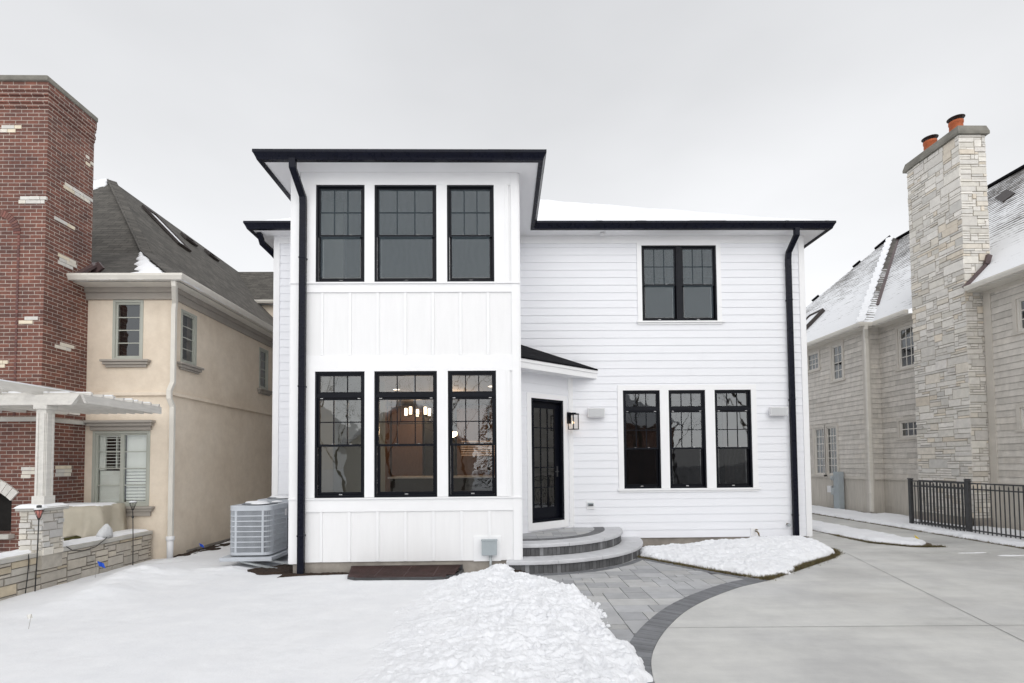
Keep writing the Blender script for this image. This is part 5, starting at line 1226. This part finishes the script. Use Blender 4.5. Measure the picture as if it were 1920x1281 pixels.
def flag(x, y, z0, h, s_, m, label, cat='marker flag', yaw=0., tilt=.5, group='marker flags in the snow'):
    t = thing('marker_flag', (x, y, z0), label, cat, group); mb = MB(); top = Vector((x+.03, y, z0+h)); mb.tube([(x, y, z0-.03), top], .0022, 5); mb.build('wire_stem', 'thin_wire', t)
    mb = MB(); c = Vector((math.cos(yaw), math.sin(yaw), 0)); u_ = Vector((-.35, 0, .94)); P = []
    for j in range(5): b_ = top+c*(s_*j/4)+Vector((0, (.006*math.sin(j*1.6)), -tilt*.7*s_*j/4)); P.append((b_, b_-u_*s_*.85))
    for j in range(4):
        a, b = P[j], P[j+1]; o_ = Vector((0, .0015, 0)); mb.hexa([a[1], b[1], b[1]+o_, a[1]+o_, a[0], b[0], b[0]+o_, a[0]+o_])
    mb.build('flag', m, t)
flag(-6.52, 8.26, .03, .26, .10, 'blue_flag', 'larger blue marker flag in front of the low stone garden wall')
flag(-6.30, 10.6, .05, .15, .08, 'blue_flag', 'small blue marker flag by the foot of the stucco side wall')
flag(-5.28, 5.78, .02, .15, .055, 'white_flag', 'faded white marker flag alone in the lawn snow at lower left', yaw=math.pi, tilt=.3)
flag(8.95, 11.0, .05, .10, .10, 'yellow_flag', 'yellow marker flag fallen on the snow strip between the driveway ribbons', tilt=1.2)

# ============================================================ RIGHT HOUSE
rh = thing('shingle_house', (16, 16, 0), 'tan shingle-sided house with snowy roof and pale stone chimney on the right', 'house')
XW, XF, YC = 12.53, 12.07, 16.5
SPAL = [(.63, .595, .545), (.58, .55, .50), (.65, .615, .565), (.55, .52, .475), (.61, .575, .53), (.62, .58, .525)]
def spick(r): k = .92+.14*r.random(); c = r.choice(SPAL[:] if r.random() < .45 else SPAL[:1]); return tuple(x*k for x in c)
FW_, FX_, FC_ = FL(XW), FL(XF), FY(YC)
WR = [(14.98, 15.68, 4.64, 5.92), (14.98, 15.75, 2.47, 3.0), (10.95, 11.98, 4.86, 5.66), (10.9, 12.0, 2.50, 3.02)]
WF = [(19.0, 19.72, 5.27, 5.97), (17.66, 18.22, 4.67, 5.95), (18.74, 19.40, 1.25, 3.03), (18.10, 18.70, 1.25, 3.03)]
sk = MB(); lp = MB()
wall(sk, FW_, -2, YC, .05, 6.2, WR, .2); wall(sk, FX_, YC, 27, .05, 6.25, WF, .2); sk.fquad(FC_, XF, XW, .05, 6.25, 0)
sk.build('wall', 'beige_skirt', rh)
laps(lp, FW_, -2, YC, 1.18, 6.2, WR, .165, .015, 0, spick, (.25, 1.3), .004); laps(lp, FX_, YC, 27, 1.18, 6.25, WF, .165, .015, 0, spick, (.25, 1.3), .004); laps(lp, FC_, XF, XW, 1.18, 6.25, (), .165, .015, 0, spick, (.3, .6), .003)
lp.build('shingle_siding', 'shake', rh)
mb = MB()
for F, a, b in ((FW_, -2, YC), (FX_, YC, 27), (FC_, XF, XW)): mb.fbox(F, a, b, 1.14, 1.19, .0, .04); mb.fbox(F, a, b, 6.03, 6.2, .0, .034)
mb.fbox(FX_, YC, YC+.14, .05, 6.03, .0, .036); mb.fbox(FC_, XF, XF+.12, .05, 6.03, .0, .037); mb.fbox(FX_, 20.0, 20.10, 1.19, 6.03, 0, .03)
mb.fbox(FW_, 12.62, 12.80, .05, 6.03, .0, .038)
for k in range(22): y = 16.8+.4*k; mb.fbox(FX_, y, y+.012, .1, 1.14, .0, .008)
mb.build('wall_trim', 'beige_trim', rh, bevel=.003)
mb = MB()
for ws, F in ((WR, FW_), (WF, FX_)):
    for a, b, c, d in ws: mb.fbox(F, a-.09, a-.001, c-.02, d+.10, 0, .04); mb.fbox(F, b+.001, b+.09, c-.02, d+.10, 0, .04); mb.fbox(F, a, b, d+.001, d+.10, 0, .0395); mb.fbox(F, a-.12, b+.12, c-.06, c-.003, 0, .06)
mb.build('window_trim', 'beige_trim', rh, bevel=.003)
mat('cream_frame', (.68, .65, .60), .5, .04, 3, .04, 30, .002)
K = dict(fm='cream_frame', gl='glass_old', bw=.013, fwid=.04)
casement(rh, FW_, *WR[0], 4, 3, **K); casement(rh, FW_, *WR[1], 2, 3, **K); casement(rh, FW_, *WR[2], 3, 4, 1, **K); casement(rh, FW_, *WR[3], 2, 3, **K)
casement(rh, FX_, *WF[0], 3, 3, **K); casement(rh, FX_, *WF[1], 4, 2, **K); casement(rh, FX_, *WF[2], 6, 3, **K); casement(rh, FX_, *WF[3], 6, 3, **K)
# roof
mb = MB(); e0 = (12.07, 6.25)
rz = lambda x: 6.25+(x-12.07)
mb.face([(12.07, -4, 6.25), (12.07, 16.2, 6.25), (17.1, 21.23, rz(17.1)), (17.1, -4, rz(17.1))])
mb.face([(17.1, -4, rz(17.1)), (17.1, 21.2, rz(17.1)), (23, 21.2, 5.3), (23, -4, 5.3)])
AP = (16.9, 21.4, 11.45)
mb.face([(11.67, 16.17, 6.25), (11.67, 26.63, 6.25), AP]); mb.face([(11.67, 16.17, 6.25), (12.09, 16.17, 6.25), (17.12, 21.2, rz(17.12)), AP]); mb.face([(11.67, 26.63, 6.25), (22, 26.63, 6.25), AP])
mb.face([AP, (17.12, 21.2, rz(17.12)), (23, 26, 6)])
rr_ = mb.build('roof', 'shingle_snow', rh)
mb = MB(); d_ = Vector(AP)-Vector((11.67, 16.17, 6.25)); u_ = d_.normalized(); n = int(d_.length/.2)
for k in range(n): p = Vector((11.67, 16.17, 6.25))+d_*k/n; mb.bar(p+Vector((0, 0, .05)), p+u_*.24+Vector((0, 0, .044)), .22+.05*math.sin(k*2.1), .03, up=(-.4, -.4, .8))
mb.build('hip_cap', 'snow', rr_)
d2 = Vector((17.1, 21.22, rz(17.1)+.02))-Vector((12.3, 16.42, 6.50)); mb = MB(); mb.bar(Vector((12.9, 17.0, 7.1)), Vector((12.3, 16.42, 6.50))+d2, .10, .05, up=(0, 0, 1)); mb.build('valley_flashing', 'copper_flashing', rr_)
mb = MB(); mb.bar((17.1, -4, rz(17.1)+.03), (17.1, 21.2, rz(17.1)+.03), .22, .07); mb.build('ridge_cap', 'shingle_black', rr_)
mb = MB(); q = random.Random(3); P0, P1 = Vector((11.8, 26.5, 6.4)), Vector(AP)
for k in range(26):
    if q.random() < .45: t = k/26; mb.bar(P0.lerp(P1, t)+Vector((0, 0, .03)), P0.lerp(P1, t+.04)+Vector((0, 0, .03)), .25, .06)
mb.build('hip_cap', 'shingle_black', rr_)
def rs_frame(y0, y1, x0, x1, w_, name, gl):
    n = Vector((-1, 0, 1)).normalized(); P = [Vector((x, y, 6.25+(x-11.67)))+n*.08 for x, y in ((x0, y0), (x0, y1), (x1, y1), (x1, y0))]; mb = MB()
    for i in range(4): mb.bar(P[i], P[(i+1) % 4], w_, .14, up=n)
    k = mb.build(name, 'dark_cap', rh); mb = MB(); mb.face([p+n*.01 for p in P]); mb.build('pane', gl, k)
rs_frame(20.6, 21.5, 12.55, 13.4, .07, 'skylight', 'snow')
mb = MB(); n = Vector((-1, 0, 1)).normalized()
for (y, x, l_) in ((15.0, 15.6, 1.6), (22.2, 15.4, .5)):
    P = Vector((x, y, 6.25+x-12.07)); mb.bar(P+n*.02, P+Vector((.9, l_*.8, .9))*.6+n*.02, .32, .04, up=n)
mb.build('roof_vent', 'dark_cap', rh)
GP = [(0, 0), (.09, 0), (.12, .07), (.12, .12), (.0, .12)]
mb = MB(); gutter(mb, [(12.09, 12.78), (12.09, -4)][::-1][::-1], 6.14, GP); gutter(mb, [(12.09, 16.15), (12.09, 14.72)], 6.14, GP); gutter(mb, [(11.69, 27), (11.69, 16.17), (12.09, 16.17)], 6.14, GP)
mb.box(12.1, 12.53, -4, 12.82, 6.12, 6.14); mb.box(12.1, 12.53, 14.7, 16.2, 6.12, 6.14); mb.box(11.7, 12.1, 16.15, 27, 6.12, 6.14); mb.build('gutter', 'cream_metal', rh)
downspout([(11.80, 16.10, 6.2), (11.80, 16.12, 6.05), (11.98, 16.36, 5.80), (12.0, 16.38, 5.65), (12.0, 16.38, .1)], w_=.11, h_=.08, m='cream_metal', parent=rh)
# stone chimney
KX0, KX1, KY0, KY1, KZ = 12.08, XW, 12.86, 14.56, 10.34
mb = MB(); mb.box(KX0, KX1+.25, KY0, KY1, -.1, KZ); ck = mb.build('chimney', 'mortar_light', rh)
KP = [(.77, .74, .69), (.75, .72, .67), (.71, .68, .63), (.68, .655, .61), (.73, .70, .65), (.69, .66, .61), (.65, .63, .59), (.70, .63, .53), (.67, .64, .60), (.72, .69, .63), (.66, .63, .57), (.70, .65, .57)]
mb = MB(); stones(mb, FL(KX0), KY0-.02, KY1, -.05, KZ, .12, .066, KP, gap=.0055, sizes=STONE_SIZES+[(5, 4, 1.4), (4, 4, 1.4), (2, 3, 1.5), (1, 2, 1.5), (3, 4, .8)], proud=(.004, .03), jit=.008, seed=21); stones(mb, FY(KY0), KX0-.02, KX1+.25, -.05, KZ, .10, .066, KP, gap=.0055, sizes=STONE_SIZES+[(4, 4, .8), (2, 3, 1.), (1, 2, 1.)], proud=(.004, .03), jit=.008, seed=22)
stones(mb, FR(KX1+.25), KY0, KY1, 6.0, KZ, .085, .053, KP, gap=.005, proud=(.004, .03), jit=.008, seed=23); mb.build('stone_face', 'stone_light', ck)
mb = MB(); c0 = [(KX0-.075, KY0-.08), (KX1+.32, KY0-.08), (KX1+.32, KY1+.08), (KX0-.075, KY1+.08)]; c1 = [(KX0-.03, KY0-.03), (KX1+.28, KY0-.03), (KX1+.28, KY1+.03), (KX0-.03, KY1+.03)]
mb.loft([[(*p, KZ) for p in c0], [(*p, KZ+.07) for p in c0], [(*p, KZ+.24) for p in c1]]); mb.build('cap', 'chimney_cap', ck)
for y, s_ in ((13.28, 1.), (14.12, 1.)):
    mb = MB(); mb.lathe((12.42, y, KZ+.22), [(.17, 0), (.17, .10), (.155, .12), (.15, .34), (.165, .36), (.165, .42)], 22); pt = mb.build('chimney_pot', 'terracotta', ck)
    mb = MB(); mb.lathe((12.42, y, KZ+.72), [(.19, 0), (.20, .015), (.06, .05)], 22)
    for k in range(4): a_ = k*math.pi/2+.4; mb.bar((12.42+.14*math.cos(a_), y+.14*math.sin(a_), KZ+.62), (12.42+.14*math.cos(a_), y+.14*math.sin(a_), KZ+.73), .015)
    mb.build('rain_cap', 'dark_cap', pt)
mb = MB(); mb.bar((12.02, 12.80, 6.22), (12.62, 12.80, 6.82), .14, .06, up=(0, 1, 0)); mb.bar((12.62, 12.80, 6.86), (12.7, 12.80, 7.1), .12, .08, up=(0, 1, 0)); mb.build('flashing', 'copper_flashing', ck)
# utility cabinet
ub = thing('utility_cabinet', (11.95, 17.95, 0), 'tall grey utility cabinet with meter against the tan shingle wall', 'utility cabinet')
mb = MB(); mb.box(11.82, 12.02, 17.72, 18.0, 0, 1.38); mb.build('cabinet', 'gray_box', ub, bevel=.01)
mb = MB(); mb.tube([(11.88, 18.0, 1.15), (11.88, 18.14, 1.15)], .09, 16); mb.box(11.86, 12.0, 18.02, 18.2, .55, .80); mb.tube([(11.93, 18.15, .0), (11.93, 18.15, .6)], .02, 8); mb.tube([(11.9, 18.06, .0), (11.9, 18.06, 1.1)], .02, 8); mb.build('meter', 'galvanized', ub)
mb = MB(); mb.box(11.86, 12.0, 18.22, 18.42, .62, .86); mb.build('junction_box', 'white_plastic', ub, bevel=.01)
# fence
fx = 10.90
def panel(parent, y0, y1, x, H=1.24, name='fence_panel', pk='picket'):
    mb = MB()
    for z in (H-.015, H-.15, .14): mb.bar((x, y0, z), (x, y1, z), .034, .03)
    n = int((y1-y0)/.105)
    for k in range(1, n+1):
        y = y0+(y1-y0)*k/(n+1); short = k % 2
        zt = H-.03 if not short else H-.085
        mb.bar((x, y, .06), (x, y, zt), .017)
        if short: mb.loft([[(x-.0085, y-.0085, zt), (x+.0085, y-.0085, zt), (x+.0085, y+.0085, zt), (x-.0085, y+.0085, zt)], [(x-.001, y-.001, zt+.045), (x+.001, y-.001, zt+.045), (x+.001, y+.001, zt+.045), (x-.001, y+.001, zt+.045)]])
    return mb.build(name, 'fence_metal', parent)
fe = thing('metal_fence', (fx, 10, 0), 'black metal picket fence on the snow in front of the stone chimney', 'fence')
for y in (13.42, 11.74, 9.2, 6.7):
    mb = MB(); mb.box(fx-.04, fx+.04, y-.04, y+.04, -.05, 1.27); mb.box(fx-.05, fx+.05, y-.05, y+.05, 1.27, 1.295); mb.build('post', 'fence_metal', fe, bevel=.004)
mb = MB(); mb.box(fx+.10, fx+.18, 11.86, 11.94, -.05, 1.30); mb.box(fx+.09, fx+.19, 11.85, 11.95, 1.30, 1.32); mb.build('post', 'fence_metal', fe, bevel=.004)
for a, b in ((11.78, 13.38), (9.24, 11.70), (6.74, 9.16)): panel(fe, a, b, fx)
gt = thing('fence_gate', (fx+.14, 12.7, 0), 'black picket gate leaf folded back behind the fence near the stone chimney', 'gate')
panel(gt, 11.98, 13.3, fx+.16, 1.25, 'gate_panel'); mb = MB(); mb.bar((fx+.16, 11.98, .1), (fx+.16, 11.98, 1.25), .04); mb.bar((fx+.16, 13.3, .1), (fx+.16, 13.3, 1.25), .04); mb.build('gate_stile', 'fence_metal', gt)
mb = MB(); mb.box(12.0, 12.06, 12.8, 14.7, -.05, .28); mb.box(12.0, 12.9, 12.78, 12.83, -.05, .28); mb.build('foundation', 'foundation', rh)

# ============================================================ BEHIND THE CAMERA (mirrored in the window glass)
gh = thing('garage', (-4, -14, 0), 'pale garage with snowy gable roof behind the camera, mirrored in the glass', 'garage')
mb = MB(); mb.box(-9, -2, -18, -12, -.05, 2.8); mb.face([(-9, -12, 2.8), (-2, -12, 2.8), (-5.5, -12, 5.3)]); mb.build('wall', 'beige_skirt', gh)
mb = MB(); mb.loft([[(-9.4, y, 2.5), (-5.5, y, 5.35), (-1.6, y, 2.5), (-1.6, y, 2.7), (-5.5, y, 5.6), (-9.4, y, 2.7)] for y in (-18.4, -11.6)]); mb.build('roof', 'snow', gh)
g2 = thing('neighbour_house', (8, -18, 0), 'dark brick house with snowy roof behind the camera, mirrored in the glass', 'house')
mb = MB(); mb.box(2, 13, -24, -17, -.05, 4.6); mb.build('wall', 'brick', g2); mb = MB(); mb.loft([[(1.5, y, 4.6), (7.5, y, 8.3), (13.5, y, 4.6)] for y in (-24.4, -16.6)]); mb.build('roof', 'snow', g2)
def tree(x, y, H, seed, label):
    q = random.Random(seed); mb = MB(); tw = MB()
    def br_(p, d, l_, r_, dep):
        pts = [p]; rad = [r_]; c = Vector(p)
        for k in range(4): d = (d+Vector((q.gauss(0, .12), q.gauss(0, .12), .05))).normalized(); c = c+d*l_/4; pts.append(tuple(c)); rad.append(r_*(1-.14*(k+1)))
        (mb if dep < 2 else tw).tube(pts, rad, 6 if dep < 2 else 4)
        if dep < 5:
            for k in range(3 if dep < 4 else 4):
                t = pts[min(4, 2+k)] if dep else pts[4-(k % 2)]; a_ = q.random()*6.28; sp_ = .45+.4*q.random()
                x_ = d.cross(Vector((.3, .2, .9))).normalized(); y_ = d.cross(x_); br_(t, (d+(x_*math.cos(a_)+y_*math.sin(a_))*sp_).normalized(), l_*(.62+.2*q.random()), rad[-1]*.72, dep+1)
    br_((x, y, -.1), Vector((0, 0, 1)), H*.3, H*.012, 0)
    t = thing('bare_tree', (x, y, 0), label, 'tree', 'bare trees behind the camera'); mb.build('trunk', 'bark', t); tw.build('crown', 'bark', t)
for i, (x, y, H) in enumerate(((-3, -9.5, 15), (3.2, -11, 17), (9.5, -13, 16), (-11, -11, 15), (16, -10, 15))): tree(x, y, H, 40+i, ['bare tree behind the camera in front of the garage', 'tall bare tree behind the camera between the garage and the brick house', 'bare tree behind the camera in front of the dark brick house', 'bare tree behind the camera left of the garage', 'bare tree behind the camera right of the brick house'][i])
for i, (x, y, H) in enumerate(((-7.6, -7.5, 8.5), (-5., -6.5, 9.5), (-2.0, -7.5, 9), (7.4, -8, 10), (10.6, -8.5, 9), (.9, -7, 9))): tree(x, y, H, 60+i, ['small bare tree behind the camera near the garage wall', 'small bare tree behind the camera at the garage corner', 'small bare tree behind the camera left of the evergreen', 'small bare tree behind the camera by the brick house door side', 'small bare tree behind the camera at the far brick corner', 'small bare tree behind the camera right of the evergreen'][i])
ev = thing('evergreen_tree', (-.3, -10.5, 0), 'dark evergreen behind the camera, mirrored in the middle window', 'tree')
mb = MB(); mb.tube([(-.3, -10.5, -.1), (-.3, -10.5, 6.3)], [.14, .02]); mb.build('trunk', 'bark', ev); mb = MB(); q = random.Random(1)
for k in range(2600):
    t = q.random(); z = .5+5.9*t; rr = 1.7*(1-t)*(.5+.5*q.random())+.05; a_ = q.random()*6.28; p = Vector((-.3+rr*math.cos(a_), -10.5+rr*math.sin(a_), z)); d_ = Vector((math.cos(a_), math.sin(a_), -.35)).normalized(); s_ = d_.cross(Vector((0, 0, 1))).normalized()*.05
    mb.face([p-s_, p+s_, p+d_*.3])
mb.build('crown', 'evergreen', ev)
